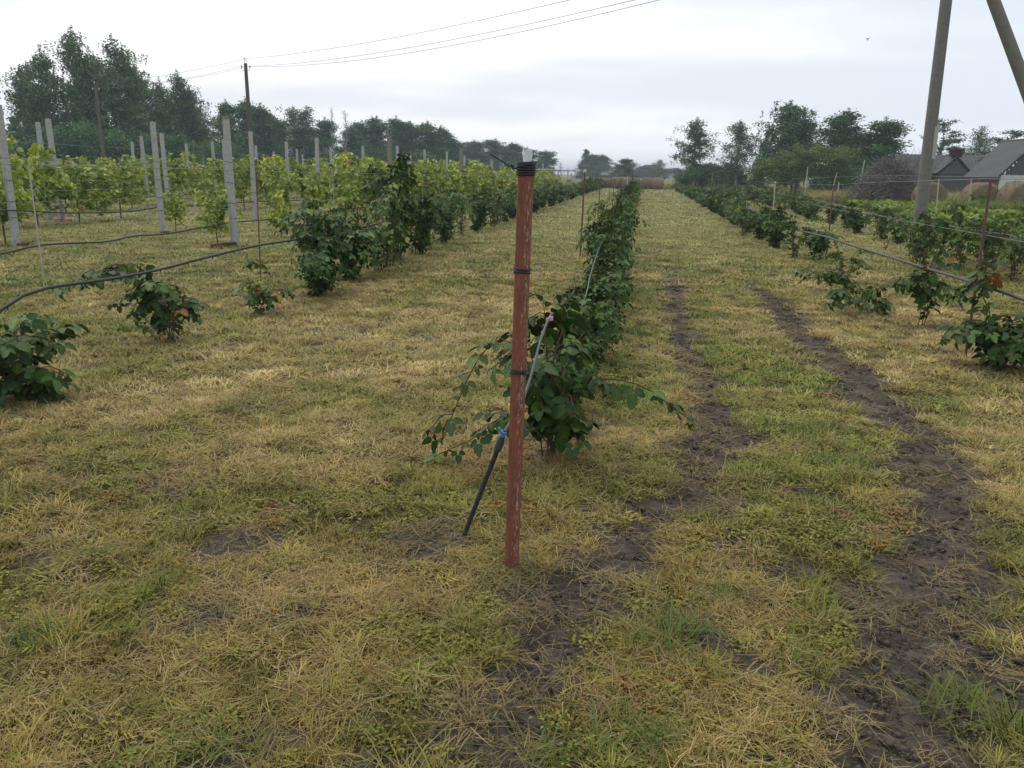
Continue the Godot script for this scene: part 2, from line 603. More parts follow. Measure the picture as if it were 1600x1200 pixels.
func make_ground() -> void:
	var xs := graded(-1800.0, 1800.0, -5.5, 5.0, 0.05, 1.07)
	var zs := graded(-2600.0, 300.0, -13.0, -1.3, 0.05, 1.07)
	var b := MB.new()
	var nx := xs.size()
	var nz := zs.size()
	var ys := PackedFloat32Array()
	ys.resize(nx * nz)
	for j in nz:
		for k in nx:
			ys[j * nx + k] = ground_y(xs[k], zs[j])
	for j in nz:
		for k in nx:
			var x := xs[k]
			var z := zs[j]
			var k0 := maxi(k - 1, 0)
			var k1 := mini(k + 1, nx - 1)
			var j0 := maxi(j - 1, 0)
			var j1 := mini(j + 1, nz - 1)
			var nn := Vector3(-(ys[j * nx + k1] - ys[j * nx + k0]) / (xs[k1] - xs[k0]), 1.0, -(ys[j1 * nx + k] - ys[j0 * nx + k]) / (zs[j1] - zs[j0])).normalized()
			var soil := bare(x, z)
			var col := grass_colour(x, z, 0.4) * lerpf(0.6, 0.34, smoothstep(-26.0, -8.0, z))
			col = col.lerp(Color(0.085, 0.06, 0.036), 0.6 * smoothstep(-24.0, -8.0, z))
			col = col.lerp(Color(0.108, 0.088, 0.073) * (1.0 + 0.5 * n_fine.get_noise_2d(x * 2.0, z * 2.0)), soil)
			col.a = 1.0
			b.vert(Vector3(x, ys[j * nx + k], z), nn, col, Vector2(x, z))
	for j in nz - 1:
		for k in nx - 1:
			var a := j * nx + k
			b.i.append(a)
			b.i.append(a + 1)
			b.i.append(a + nx + 1)
			b.i.append(a)
			b.i.append(a + nx + 1)
			b.i.append(a + nx)
	tag(put("ground", b, M.ground), "patchy dry mown ground with two dark wheel ruts between the bush rows", "ground", "", "structure")

# ------------------------------------------------------------------ grass
func blade(b: MB, p: Vector3, dir: Vector3, rise: float, run: float, w: float, col: Color, bend := 0.6) -> void:
	var s := dir.cross(Vector3.UP).normalized() * w * 0.5
	var m := p + dir * run * 0.45 + Vector3.UP * rise * (0.5 + 0.25 * bend)
	var t := p + dir * run + Vector3.UP * rise * (1.0 - 0.2 * bend)
	var nn := (Vector3.UP * 0.7 - dir * 0.5 * clampf(rise / maxf(run, 0.001), 0, 1)).normalized()
	var k := b.vert(p - s, nn, col)
	b.vert(p + s, nn, col)
	b.vert(m - s * 0.85, nn, col)
	b.vert(m + s * 0.85, nn, col)
	b.vert(t, nn, col)
	b.tri(k, k + 1, k + 3)
	b.tri(k, k + 3, k + 2)
	b.tri(k + 2, k + 3, k + 4)

func flat_dir(r: RandomNumberGenerator) -> Vector3:
	var a := r.randf() * TAU
	return Vector3(cos(a), 0, sin(a))

func turf_mesh(sd: int, count: int, rad: float, h0: float, h1: float, w: float) -> ArrayMesh:
	var r := RandomNumberGenerator.new()
	r.seed = sd
	var b := MB.new()
	for k in count:
		var p := flat_dir(r) * rad * sqrt(r.randf()) + Vector3(0, -0.006, 0)
		var t := r.randf_range(0.65, 1.3)
		var col := Color(t * r.randf_range(0.92, 1.1), t, t * r.randf_range(0.8, 1.1))
		if r.randf() < 0.16:
			col = Color(1.35, 1.05, 1.1) * t
		var long := r.randf_range(1.5, 2.4) if r.randf() < 0.14 else 1.0
		blade(b, p, flat_dir(r), r.randf_range(h0, h1) * (1.0 + 0.4 * (long - 1.0)), r.randf_range(0.4, 1.3) * h1 * long, w * r.randf_range(0.7, 1.3), col)
	return b.mesh()

func rosette_mesh(sd: int, count: int) -> ArrayMesh:
	var r := RandomNumberGenerator.new()
	r.seed = sd
	var b := MB.new()
	for k in count:
		var d := flat_dir(r)
		var p := d * 0.014 * r.randf() + Vector3(0, -0.004, 0)
		var t := r.randf_range(0.6, 1.35)
		var col := Color(t * r.randf_range(0.9, 1.15), t, t * r.randf_range(0.7, 1.1))
		if r.randf() < 0.2:
			col = Color(1.5, 1.2, 1.5) * t
		d = (d + flat_dir(r) * 0.5).normalized()
		blade(b, p, d, r.randf_range(0.012, 0.055), r.randf_range(0.03, 0.085), r.randf_range(0.003, 0.0055), col, r.randf_range(0.3, 1.2))
	return b.mesh()

func litter_mesh(sd: int, count: int, rad: float) -> ArrayMesh:
	var r := RandomNumberGenerator.new()
	r.seed = sd
	var b := MB.new()
	for k in count:
		var p := flat_dir(r) * rad * sqrt(r.randf()) + Vector3(0, r.randf_range(0.002, 0.022), 0)
		var t := r.randf_range(0.55, 1.25)
		var col := Color(t, t * r.randf_range(0.88, 1.04), t * r.randf_range(0.75, 1.1))
		var d := flat_dir(r)
		blade(b, p, d, r.randf_range(-0.006, 0.02), r.randf_range(0.03, 0.12), r.randf_range(0.0014, 0.0032), col, 0.9)
	return b.mesh()

func weed_mesh(sd: int, count: int, rad: float) -> ArrayMesh:
	var r := RandomNumberGenerator.new()
	r.seed = sd
	var b := MB.new()
	for k in count:
		var p := flat_dir(r) * rad * sqrt(r.randf()) + Vector3(0, r.randf_range(0.006, 0.03), 0)
		var t := r.randf_range(0.7, 1.3)
		var nn := (Vector3.UP + flat_dir(r) * r.randf_range(0.1, 0.8)).normalized()
		var d := flat_dir(r)
		d = (d - nn * d.dot(nn)).normalized()
		b.leaflet(p, d, nn, r.randf_range(0.012, 0.024), r.randf_range(0.008, 0.014), 1, Color(t, t, t), 0.2, 0.2)
	return b.mesh()

func crumb_mesh(sd: int, count: int, rad: float) -> ArrayMesh:
	var r := RandomNumberGenerator.new()
	r.seed = sd
	var b := MB.new()
	for k in count:
		var p := flat_dir(r) * rad * sqrt(r.randf())
		var q := lerpf(0.0014, 0.0085, pow(r.randf(), 2.0)) * (2.4 if r.randf() < 0.09 else 1.0)
		var t := r.randf_range(0.65, 1.25)
		var x := Basis.from_euler(Vector3(r.randf() * 6, r.randf() * 6, r.randf() * 6)).scaled(Vector3(r.randf_range(0.7, 1.7), r.randf_range(0.4, 0.9), 1))
		var o := [Vector3(q, 0, 0), Vector3(-q * 0.8, 0, 0), Vector3(0, q * 0.7, 0), Vector3(0, -q * 0.9, 0), Vector3(0, 0, q * 0.85), Vector3(0, 0, -q)]
		var st := b.v.size()
		for e in o:
			b.vert(p + x * e, (x * e).normalized(), Color(t, t, t))
		for f in [[0, 2, 4], [0, 4, 3], [0, 3, 5], [0, 5, 2], [1, 2, 4], [1, 4, 3], [1, 3, 5], [1, 5, 2]]:
			b.tri(st + f[0], st + f[1], st + f[2])
	return b.mesh()

func scatter(called: String, m: Mesh, mt: Material, at: Array, cols: PackedColorArray, label: String, category: String) -> void:
	var mm := MultiMesh.new()
	mm.transform_format = MultiMesh.TRANSFORM_3D
	mm.use_colors = true
	mm.mesh = m
	mm.instance_count = at.size()
	for k in at.size():
		mm.set_instance_transform(k, at[k])
		mm.set_instance_color(k, cols[k])
	var o := MultiMeshInstance3D.new()
	o.multimesh = mm
	o.material_override = mt
	o.name = numbered(called, self)
	add_child(o, true)
	tag(o, label, category, "", "stuff")

# nearest distance, farthest distance, spacing, sideways scale, upright scale
const ZONES := [[1.25, 3.2, 0.043, 0.9, 0.95], [3.2, 6.0, 0.056, 1.0, 1.0], [6.0, 12.0, 0.095, 1.4, 1.15], [12.0, 26.0, 0.19, 2.4, 1.35], [26.0, 60.0, 0.46, 4.6, 1.9], [60.0, 140.0, 1.25, 10.0, 3.2]]

func make_grass() -> void:
	var r := RandomNumberGenerator.new()
	r.seed = 77
	var turf := []
	var turf_c := PackedColorArray()
	var lit := []
	var lit_c := PackedColorArray()
	var tuft := []
	var tuft_c := PackedColorArray()
	var rose := []
	var rose_c := PackedColorArray()
	var weed := []
	var weed_c := PackedColorArray()
	var crumb := []
	var crumb_c := PackedColorArray()
	for zn in ZONES:
		var d0: float = zn[0]
		var d1: float = zn[1]
		var st: float = zn[2]
		var z := -d1
		while z < 0.2:
			var x := -d1 * 0.8
			while x < d1 * 0.6:
				var px := x + (r.randf() - 0.5) * st * 1.4
				var pz := z + (r.randf() - 0.5) * st * 1.4
				x += st
				var dd := px * px + pz * pz
				if dd < d0 * d0 or dd >= d1 * d1:
					continue
				var az := atan2(px, -pz)
				if az < -0.80 or az > 0.60:
					continue
				var soil := bare(px, pz)
				var y := ground_y(px, pz)
				var dry := dryness(px, pz)
				var c := grass_colour(px, pz, r.randf())
				var turn := Basis(Vector3.UP, r.randf() * TAU)
				var sc: float = zn[3] * r.randf_range(0.8, 1.2)
				var up: float = zn[4] * r.randf_range(0.5, 1.35) * (1.0 - 0.25 * dry) * (1.0 + 0.7 * n_mid.get_noise_2d(px * 2.1 + 300.0, pz * 2.1))
				var thick := n_fine.get_noise_2d(px * 0.8 + 5.0, pz * 0.8)
				if soil < r.randf() * 0.9 and (d0 > 10.0 or (thick > -0.42 + 0.15 * r.randf() and r.randf() < (0.7 if d0 < 5.0 else 0.9))):
					turf.append(Transform3D(turn.scaled(Vector3(sc, up, sc)), Vector3(px, y, pz)))
					turf_c.append(c)
				if d1 < 13.0 and soil < 0.6 and r.randf() < (0.16 if d0 < 5.0 else 0.3) * (1.0 - soil):
					var s5 := r.randf_range(0.6, 1.25) * (1.0 if d0 < 5.0 else 1.25)
					rose.append(Transform3D(Basis(Vector3.UP, r.randf() * TAU).scaled(Vector3(s5, s5, s5)), Vector3(px, y, pz)))
					rose_c.append(c.lerp(Color(0.26, 0.255, 0.05), r.randf() * 0.6) * r.randf_range(0.65, 1.25))
				# cut straw lying about
				if r.randf() < (0.10 + 0.3 * dry if soil < 0.5 else (0.17 if px > 0.6 else 0.3)):
					var t := r.randf_range(0.6, 1.15)
					lit.append(Transform3D(Basis(Vector3.UP, r.randf() * TAU).scaled(Vector3(sc, up * 1.3, sc)), Vector3(px, y + 0.002, pz)))
					lit_c.append(Color(0.52, 0.38, 0.16).lerp(Color(0.40, 0.34, 0.17), r.randf()).lerp(Color(0.38, 0.35, 0.15), smoothstep(10.0, 26.0, -pz) * 0.7) * t * (1.0 - 0.35 * soil) * lerpf(1.0, 0.9, smoothstep(-5.2, -2.8, pz)))
				if d1 < 27.0 and d0 > 2.0 and soil < 0.4 and r.randf() < 0.05 + 0.08 * dry:
					var s4: float = r.randf_range(0.35, 0.8) * zn[4]
					tuft.append(Transform3D(turn.scaled(Vector3(s4 * zn[3], s4 * 0.8, s4 * zn[3])), Vector3(px, y - 0.004, pz)))
					tuft_c.append((Color(0.52, 0.39, 0.14) if r.randf() < dry else Color(0.27, 0.25, 0.06)) * r.randf_range(0.75, 1.2))
				if d1 < 13.0:
					var q := n_mid.get_noise_2d(px * 1.8 + 90.0, pz * 1.8)
					if soil < 0.5 and r.randf() < (q - 0.22) * 0.6 * (1.0 - 0.6 * dry) * st * 12.0:
						var s2 := r.randf_range(0.55, 1.0)
						tuft.append(Transform3D(turn.scaled(Vector3(s2, s2, s2)), Vector3(px, y, pz)))
						tuft_c.append(Color(0.12, 0.155, 0.035).lerp(Color(0.31, 0.27, 0.06), r.randf()))
					if soil < 0.6 and r.randf() < (0.42 - q) * 0.6 * (1.0 - 0.5 * dry):
						weed.append(Transform3D(turn.scaled(Vector3(sc, 0.9, sc)), Vector3(px, y, pz)))
						weed_c.append(lerpf(1.0, 0.9, smoothstep(-5.2, -2.8, pz)) * Color(0.18, 0.19, 0.04).lerp(Color(0.31, 0.27, 0.055), r.randf()).lerp(Color(0.30, 0.11, 0.05), 0.6 if n_mid.get_noise_2d(px * 1.1 - 200.0, pz * 1.1) > 0.27 else 0.0))
					if soil > 0.25 and r.randf() < soil * 0.85:
						crumb.append(Transform3D(turn.scaled(Vector3(sc, sc, sc)), Vector3(px, y, pz)))
						crumb_c.append(Color(0.118, 0.096, 0.08) * r.randf_range(0.7, 1.3))
			z += st
	# the green tussocks that stand out near the post
	for p in [[-1.96, -2.1, 1.0], [-1.75, -2.44, 0.9], [-0.7, -2.05, 0.7], [0.16, -2.54, 1.2], [0.20, -2.46, 1.1], [0.64, -2.48, 1.0], [1.30, -3.0, 0.8], [1.05, -2.32, 1.1], [1.12, -2.25, 1.2], [-1.07, -1.73, 1.1], [-2.12, -2.74, 0.8], [-3.3, -3.91, 1.0], [0.39, -2.85, 0.7], [-0.54, -2.41, 0.9], [0.05, -1.95, 1.0], [-0.1, -1.85, 1.0], [0.9, -2.9, 0.7], [-2.6, -4.6, 0.9], [-0.39, -2.86, 0.55], [-0.5, -2.84, 0.6], [-0.49, -2.97, 0.7], [-0.38, -2.95, 0.5]]:
		for k in 5:
			var px: float = p[0] + r.randfn() * 0.05
			var pz: float = p[1] + r.randfn() * 0.05
			var s3: float = p[2] * r.randf_range(0.35, 0.95)
			tuft.append(Transform3D(Basis(Vector3.UP, r.randf() * TAU).scaled(Vector3(s3, s3, s3)), Vector3(px, ground_y(px, pz), pz)))
			tuft_c.append(Color(0.065, 0.12, 0.030).lerp(Color(0.19, 0.20, 0.04), r.randf()))
	scatter("turf_grass", turf_mesh(200, 46, 0.062, 0.012, 0.05, 0.0031), M.grass, turf, turf_c, "short mown grass in yellowing tufts all over the field", "grass")
	scatter("grass_rosettes", rosette_mesh(205, 26), M.grass, rose, rose_c, "low spreading grass rosettes with broader blades between the short turf", "grass")
	scatter("straw_litter", litter_mesh(210, 26, 0.07), M.straw, lit, lit_c, "cut dry straw lying loose over the mown grass", "straw")
	scatter("grass_tussocks", turf_mesh(220, 34, 0.045, 0.03, 0.13, 0.0038), M.grass, tuft, tuft_c, "longer grass tussocks, green and dry, scattered over the field", "grass")
	scatter("low_weeds", weed_mesh(230, 30, 0.05), M.grass, weed, weed_c, "tiny round leaved weeds creeping between the grass", "weeds")
	scatter("soil_crumbs", crumb_mesh(240, 34, 0.06), M.crumb, crumb, crumb_c, "dark crumbs of soil in the wheel ruts and bare patches", "soil")

# ------------------------------------------------------------------ bushes
const BLACKBERRY := [Color(0.048, 0.100, 0.022), Color(0.074, 0.142, 0.030), Color(0.120, 0.195, 0.044), Color(0.060, 0.120, 0.028)]
const OLD_LEAF := [Color(0.40, 0.16, 0.03), Color(0.34, 0.09, 0.04), Color(0.40, 0.24, 0.05)]
const CANE := Color(0.10, 0.055, 0.04)

func smooth(ctrl: Array, steps: int) -> PackedVector3Array:
	var c := Curve3D.new()
	for k in ctrl.size():
		var a: Vector3 = ctrl[maxi(k - 1, 0)]
		var b: Vector3 = ctrl[mini(k + 1, ctrl.size() - 1)]
		var t := (b - a) / 6.0
		c.add_point(ctrl[k], -t, t)
	var out := PackedVector3Array()
	var L := c.get_baked_length()
	for k in steps + 1:
		out.append(c.sample_baked(L * k / steps, true))
	return out

func path_length(p: PackedVector3Array) -> float:
	var L := 0.0
	for k in p.size() - 1:
		L += p[k].distance_to(p[k + 1])
	return L

func along(p: PackedVector3Array, t: float) -> Array:
	var f := clampf(t, 0, 0.9999) * (p.size() - 1)
	var k := int(f)
	return [p[k].lerp(p[k + 1], f - k), (p[k + 1] - p[k]).normalized()]

# leaves along a cane: each [foot, axis, up, size, colour]
func leaves_on(r: RandomNumberGenerator, p: PackedVector3Array, step: float, size: float, from_t: float, centre: Vector3, out: Array, tones: Array, old := 0.02, hang := 0.35) -> void:
	var L := path_length(p)
	var k := from_t * L
	while k < L:
		var s := along(p, k / L)
		var pos: Vector3 = s[0]
		var dir: Vector3 = s[1]
		var away := pos - centre
		away.y = 0
		away = away.normalized() if away.length() > 0.02 else flat_dir(r)
		var side := flat_dir(r)
		var d := (away * 0.55 + side * 0.9 + dir * 0.3 + Vector3.DOWN * hang * r.randf_range(0.3, 1.6)).normalized()
		var up := (Vector3.UP * 0.9 + away * 0.45 + flat_dir(r) * 0.4)
		up = (up - d * up.dot(d)).normalized()
		var t: Color = tones[r.randi() % tones.size()] * r.randf_range(0.65, 1.35)
		if r.randf() < old * (2.2 - 2.0 * k / L):
			t = OLD_LEAF[r.randi() % 3]
		t.a = 1.0
		out.append([pos + d * size * 0.25, d, up, size * r.randf_range(0.5, 1.25) * (0.75 + 0.3 * sin(PI * k / L)), t, pos])
		k += step * r.randf_range(0.6, 1.4)

func grow_bush(sd: int, h: float, reach_z: float, reach_x: float, count: int, step: float, size: float, old := 0.015, tones: Array = BLACKBERRY) -> Array:
	var r := RandomNumberGenerator.new()
	r.seed = sd
	var canes := []
	var leaves := []
	for k in count:
		var a := r.randf() * TAU
		var d := Vector3(cos(a) * reach_x, 0, sin(a) * reach_z) * r.randf_range(0.3, 1.15)
		var foot := Vector3(r.randf_range(-0.07, 0.07), -0.02, r.randf_range(-0.07, 0.07))
		var hh := h * r.randf_range(0.55, 1.0)
		var c := [foot, foot + d * 0.2 + Vector3(0, hh * 0.45, 0), foot + d * 0.5 + Vector3(0, hh * 0.88, 0), foot + d * 0.85 + Vector3(0, hh * r.randf_range(0.8, 1.0), 0), foot + d * 1.15 + Vector3(0, hh * r.randf_range(0.45, 0.85), 0)]
		var p := smooth(c, 9)
		canes.append(p)
		leaves_on(r, p, step, size, 0.10, foot, leaves, tones, old)
		for q in 3:
			var s := along(p, r.randf_range(0.3, 0.9))
			var e := (flat_dir(r) + Vector3(0, r.randf_range(-0.3, 0.5), 0)).normalized() * r.randf_range(0.14, 0.32)
			var p2 := smooth([s[0], s[0] + e * 0.5 + Vector3(0, 0.03, 0), s[0] + e - Vector3(0, 0.05, 0)], 4)
			canes.append(p2)
			leaves_on(r, p2, step, size, 0.2, foot, leaves, tones, old)
	return [canes, leaves]

func cane_mesh(canes: Array, r0: float, sides: int) -> MB:
	var b := MB.new()
	for p in canes:
		var L := path_length(p)
		b.tube(p, r0 * (0.6 + 0.4 * minf(L, 1.0)), r0 * 0.35, sides, CANE, false, Color(0.09, 0.11, 0.045))
	return b

func leaf_mesh(leaves: Array, rows: int, sd: int) -> MB:
	var r := RandomNumberGenerator.new()
	r.seed = sd
	var b := MB.new()
	for f in leaves:
		b.trifoliate(f[0], f[1], f[2], f[3], rows, f[4], r.randf_range(0.1, 0.45), r.randf_range(0.1, 0.35), 0.0)
	return b

# a bush close enough to tell its leaves apart: every cane and every leaf a mesh of its own
var near_leaf := []

func near_plant(called: String, label: String, category: String, at: Vector3, canes: Array, leaves: Array, group := "") -> Node3D:
	if near_leaf.is_empty():
		for k in 6:
			var b := MB.new()
			b.trifoliate(Vector3.ZERO, Vector3.BACK, Vector3.UP, 1.0, 7, Color.WHITE, 0.12 + 0.08 * k, 0.12 + 0.05 * (k % 3), 0.2)
			b.tube(PackedVector3Array([Vector3(0, 0.03, -0.3), Vector3(0, 0.01, -0.1), Vector3(0, 0, 0.13)]), 0.012, 0.008, 3, Color(0.8, 0.75, 0.6))
			near_leaf.append(b.mesh())
	var o := thing(called, label, category, at, group)
	for p in canes:
		var b := MB.new()
		var L := path_length(p)
		b.tube(p, 0.0055 * (0.6 + 0.4 * minf(L, 1.0)), 0.0022, 5, CANE, false, Color(0.13, 0.06, 0.04))
		put("cane", b, M.cane, o)
	for k in leaves.size():
		var f: Array = leaves[k]
		var n: Vector3 = f[2]
		var d: Vector3 = f[1]
		var m := put("leaf", near_leaf[k % 6], tint(f[4]), o)
		m.transform = Transform3D(Basis(n.cross(d), n, d) * Basis.from_scale(Vector3.ONE * f[3]), f[0])
	return o

var tints := {}

func tint(c: Color) -> StandardMaterial3D:
	# a few dozen leaf tones shared between leaves
	var q := Color(snappedf(c.r, 0.015) + 0.004, snappedf(c.g, 0.02), snappedf(c.b, 0.015) + 0.004)
	if not tints.has(q):
		var m := leafy(0.52, 0.6, 0.26)
		m.albedo_texture = M.leaf.albedo_texture
		m.albedo_color = q.linear_to_srgb()
		tints[q] = m
	return tints[q]

func explicit_plant(sd: int, ctrl: Array, step: float, size: float, old: float, laterals: int, lat_len: float, centre: Vector3, hang := 0.35, from_t := 0.15) -> Array:
	var r := RandomNumberGenerator.new()
	r.seed = sd
	var canes := []
	var leaves := []
	for c in ctrl:
		var p := smooth(c, 10)
		canes.append(p)
		leaves_on(r, p, step, size, from_t, centre, leaves, BLACKBERRY, old, hang)
		for q in laterals:
			var s := along(p, r.randf_range(0.25, 0.9))
			var e := (flat_dir(r) + Vector3(0, r.randf_range(-0.5, 0.4), 0)).normalized() * lat_len * r.randf_range(0.6, 1.2)
			var p2 := smooth([s[0], s[0] + e * 0.5 + Vector3(0, 0.02, 0), s[0] + e - Vector3(0, 0.04, 0)], 4)
			canes.append(p2)
			leaves_on(r, p2, step, size, 0.25, centre, leaves, BLACKBERRY, old, hang)
	return [canes, leaves]

func make_near_bushes() -> void:
	# the first bush of the middle row, behind the rusty post
	var at := Vector3(-0.45, 0.0, -4.24)
	var o := Vector3.ZERO
	var a := explicit_plant(31, [
		[Vector3(0, -0.02, 0), Vector3(-0.02, 0.36, -0.05), Vector3(-0.04, 0.66, -0.1), Vector3(-0.08, 0.9, -0.2)],
		[Vector3(0.03, -0.02, 0.02), Vector3(0.08, 0.34, 0.05), Vector3(0.10, 0.58, 0.02), Vector3(0.16, 0.70, -0.1)],
		[Vector3(-0.03, -0.02, 0), Vector3(-0.06, 0.4, 0.1), Vector3(-0.08, 0.62, 0.2), Vector3(-0.14, 0.66, 0.36)],
		[Vector3(0.02, -0.02, -0.03), Vector3(0.05, 0.4, -0.15), Vector3(0.02, 0.72, -0.3), Vector3(0.0, 0.86, -0.55)],
		[Vector3(0.0, -0.02, 0.03), Vector3(0.06, 0.3, 0.12), Vector3(0.12, 0.44, 0.2), Vector3(0.15, 0.4, 0.3)],
		[Vector3(0.02, -0.02, 0.0), Vector3(0.02, 0.4, 0.08), Vector3(0.03, 0.62, 0.1), Vector3(0.06, 0.74, 0.02)]], 0.044, 0.15, 0.008, 4, 0.17, o, 0.6, 0.3)
	var b := explicit_plant(32, [
		[Vector3(0.03, 0.15, 0.1), Vector3(-0.14, 0.65, 0.14), Vector3(-0.26, 0.71, 0.14), Vector3(-0.38, 0.58, 0.14), Vector3(-0.49, 0.33, 0.14), Vector3(-0.58, 0.10, 0.14)],
		[Vector3(0.03, 0.12, 0.15), Vector3(-0.17, 0.32, 0.24), Vector3(-0.36, 0.18, 0.24), Vector3(-0.52, 0.09, 0.24), Vector3(-0.63, 0.03, 0.24)],
		[Vector3(0.05, 0.2, 0.09), Vector3(0.17, 0.46, 0.09), Vector3(0.32, 0.50, 0.09), Vector3(0.50, 0.47, 0.09), Vector3(0.66, 0.37, 0.09), Vector3(0.80, 0.27, 0.09)]], 0.055, 0.12, 0.015, 2, 0.12, o, 0.35, 0.2)
	near_plant("blackberry_bush", "dense blackberry bush right behind the rusty pipe post, with canes arching to both sides", "blackberry bush", at, a[0] + b[0], a[1] + b[1])
	# left row: the cut off bush at the frame, the arching bush, the small reddening one
	at = Vector3(-4.05, 0, -4.64)
	a = explicit_plant(41, [
		[Vector3(0.02, 0, 0), Vector3(0.05, 0.30, 0.04), Vector3(0.06, 0.48, 0.04), Vector3(0.13, 0.57, 0.04), Vector3(0.28, 0.60, 0.0)],
		[Vector3(-0.02, 0, 0), Vector3(-0.04, 0.32, 0.05), Vector3(-0.06, 0.48, 0.1), Vector3(-0.10, 0.54, 0.25)],
		[Vector3(0.02, 0, 0), Vector3(0.14, 0.24, 0.05), Vector3(0.24, 0.22, 0.05), Vector3(0.27, 0.06, 0.05)],
		[Vector3(0, 0, 0.02), Vector3(-0.10, 0.3, 0.15), Vector3(-0.2, 0.46, 0.3), Vector3(-0.25, 0.4, 0.5)],
		[Vector3(0.01, 0, -0.02), Vector3(0.02, 0.26, -0.1), Vector3(0.06, 0.44, -0.2), Vector3(0.1, 0.4, -0.34)]], 0.042, 0.145, 0.0, 6, 0.2, o, 0.4, 0.04)
	near_plant("blackberry_bush", "blackberry bush cut off by the left edge, nearest of the left row", "blackberry bush", at, a[0], a[1])
	at = Vector3(-4.25, 0, -6.66)
	a = explicit_plant(52, [
		[Vector3(0, 0, 0), Vector3(-0.02, 0.4, 0.12), Vector3(-0.1, 0.68, 0.4), Vector3(-0.22, 0.68, 0.72), Vector3(-0.38, 0.56, 0.9)],
		[Vector3(0.02, 0, 0), Vector3(-0.03, 0.37, 0.02), Vector3(-0.16, 0.66, 0.10), Vector3(-0.34, 0.70, 0.3), Vector3(-0.45, 0.55, 0.42)],
		[Vector3(0, 0, 0), Vector3(0.08, 0.30, 0.06), Vector3(0.2, 0.40, 0.02), Vector3(0.36, 0.34, 0.0)],
		[Vector3(0.04, 0, 0), Vector3(0.06, 0.3, 0.1), Vector3(0.02, 0.5, 0.2), Vector3(-0.08, 0.56, 0.3)],
		[Vector3(-0.04, 0, 0), Vector3(-0.16, 0.22, 0.1), Vector3(-0.24, 0.44, 0.12), Vector3(-0.4, 0.36, 0.2)]], 0.038, 0.145, 0.015, 6, 0.2, o, 0.4, 0.08)
	near_plant("blackberry_bush", "blackberry bush bowed over the black hose, second of the left row", "blackberry bush", at, a[0], a[1])
	at = Vector3(-4.11, 0, -8.09)
	a = explicit_plant(53, [
		[Vector3(0, 0, 0), Vector3(-0.02, 0.22, 0), Vector3(-0.07, 0.5, 0), Vector3(-0.05, 0.66, 0)],
		[Vector3(0.03, 0, 0), Vector3(0.12, 0.18, 0.02), Vector3(0.3, 0.3, 0.05), Vector3(0.46, 0.28, 0.05)],
		[Vector3(0, 0, 0), Vector3(0.07, 0.2, 0.05), Vector3(0.14, 0.3, 0.1), Vector3(0.22, 0.24, 0.2)]], 0.05, 0.135, 0.08, 4, 0.18, o, 0.5, 0.08)
	near_plant("blackberry_bush", "small blackberry bush with red and brown leaves, third of the left row", "blackberry bush", at, a[0], a[1])
	# right row
	at = Vector3(3.0, 0, -7.22)
	a = explicit_plant(61, [
		[Vector3(0, 0, 0), Vector3(-0.08, 0.3, 0), Vector3(-0.24, 0.34, 0.03), Vector3(-0.38, 0.26, 0.03)],
		[Vector3(0.02, 0, 0), Vector3(0.06, 0.36, 0), Vector3(0.2, 0.42, 0), Vector3(0.42, 0.34, 0.05)],
		[Vector3(0, 0, 0), Vector3(-0.06, 0.46, 0), Vector3(-0.18, 0.72, -0.05), Vector3(-0.06, 0.94, -0.1)],
		[Vector3(0.04, 0, 0.03), Vector3(0.12, 0.3, 0.1), Vector3(0.26, 0.36, 0.3), Vector3(0.36, 0.28, 0.5)],
		[Vector3(0.05, 0, 0), Vector3(0.25, 0.34, -0.1), Vector3(0.5, 0.5, -0.1), Vector3(0.8, 0.46, -0.1)],
		[Vector3(0.05, 0, 0), Vector3(0.3, 0.26, 0.1), Vector3(0.6, 0.34, 0.1), Vector3(0.9, 0.22, 0.1)]], 0.038, 0.16, 0.01, 7, 0.26, o, 0.45, 0.06)
	near_plant("blackberry_bush", "broad leafy blackberry bush at the right edge beside the dark red rod", "blackberry bush", at, a[0], a[1])
	at = Vector3(3.09, 0, -9.25)
	a = explicit_plant(62, [
		[Vector3(0, 0, 0), Vector3(0.0, 0.3, 0), Vector3(-0.03, 0.63, 0.05), Vector3(0.06, 0.96, 0.05), Vector3(0.14, 1.26, 0.05), Vector3(0.26, 1.42, 0.05), Vector3(0.44, 1.44, 0.05)],
		[Vector3(-0.04, 0, 0), Vector3(-0.04, 0.3, 0), Vector3(-0.16, 0.52, 0.05), Vector3(-0.42, 0.46, 0.05), Vector3(-0.64, 0.32, 0.05)],
		[Vector3(0.02, 0, 0), Vector3(0.04, 0.32, 0.03), Vector3(0.1, 0.55, 0.0), Vector3(0.16, 0.5, 0.0), Vector3(0.22, 0.3, 0.1)],
		[Vector3(0.0, 0.1, 0), Vector3(0.02, 0.34, 0.03), Vector3(-0.02, 0.58, -0.1), Vector3(-0.1, 0.5, -0.2)]], 0.048, 0.15, 0.03, 4, 0.16, o, 0.9, 0.2)
	near_plant("blackberry_bush", "wilting blackberry bush tied to the hose with red string, one shoot climbing high", "blackberry bush", at, a[0], a[1])
	at = Vector3(2.74, 0, -9.95)
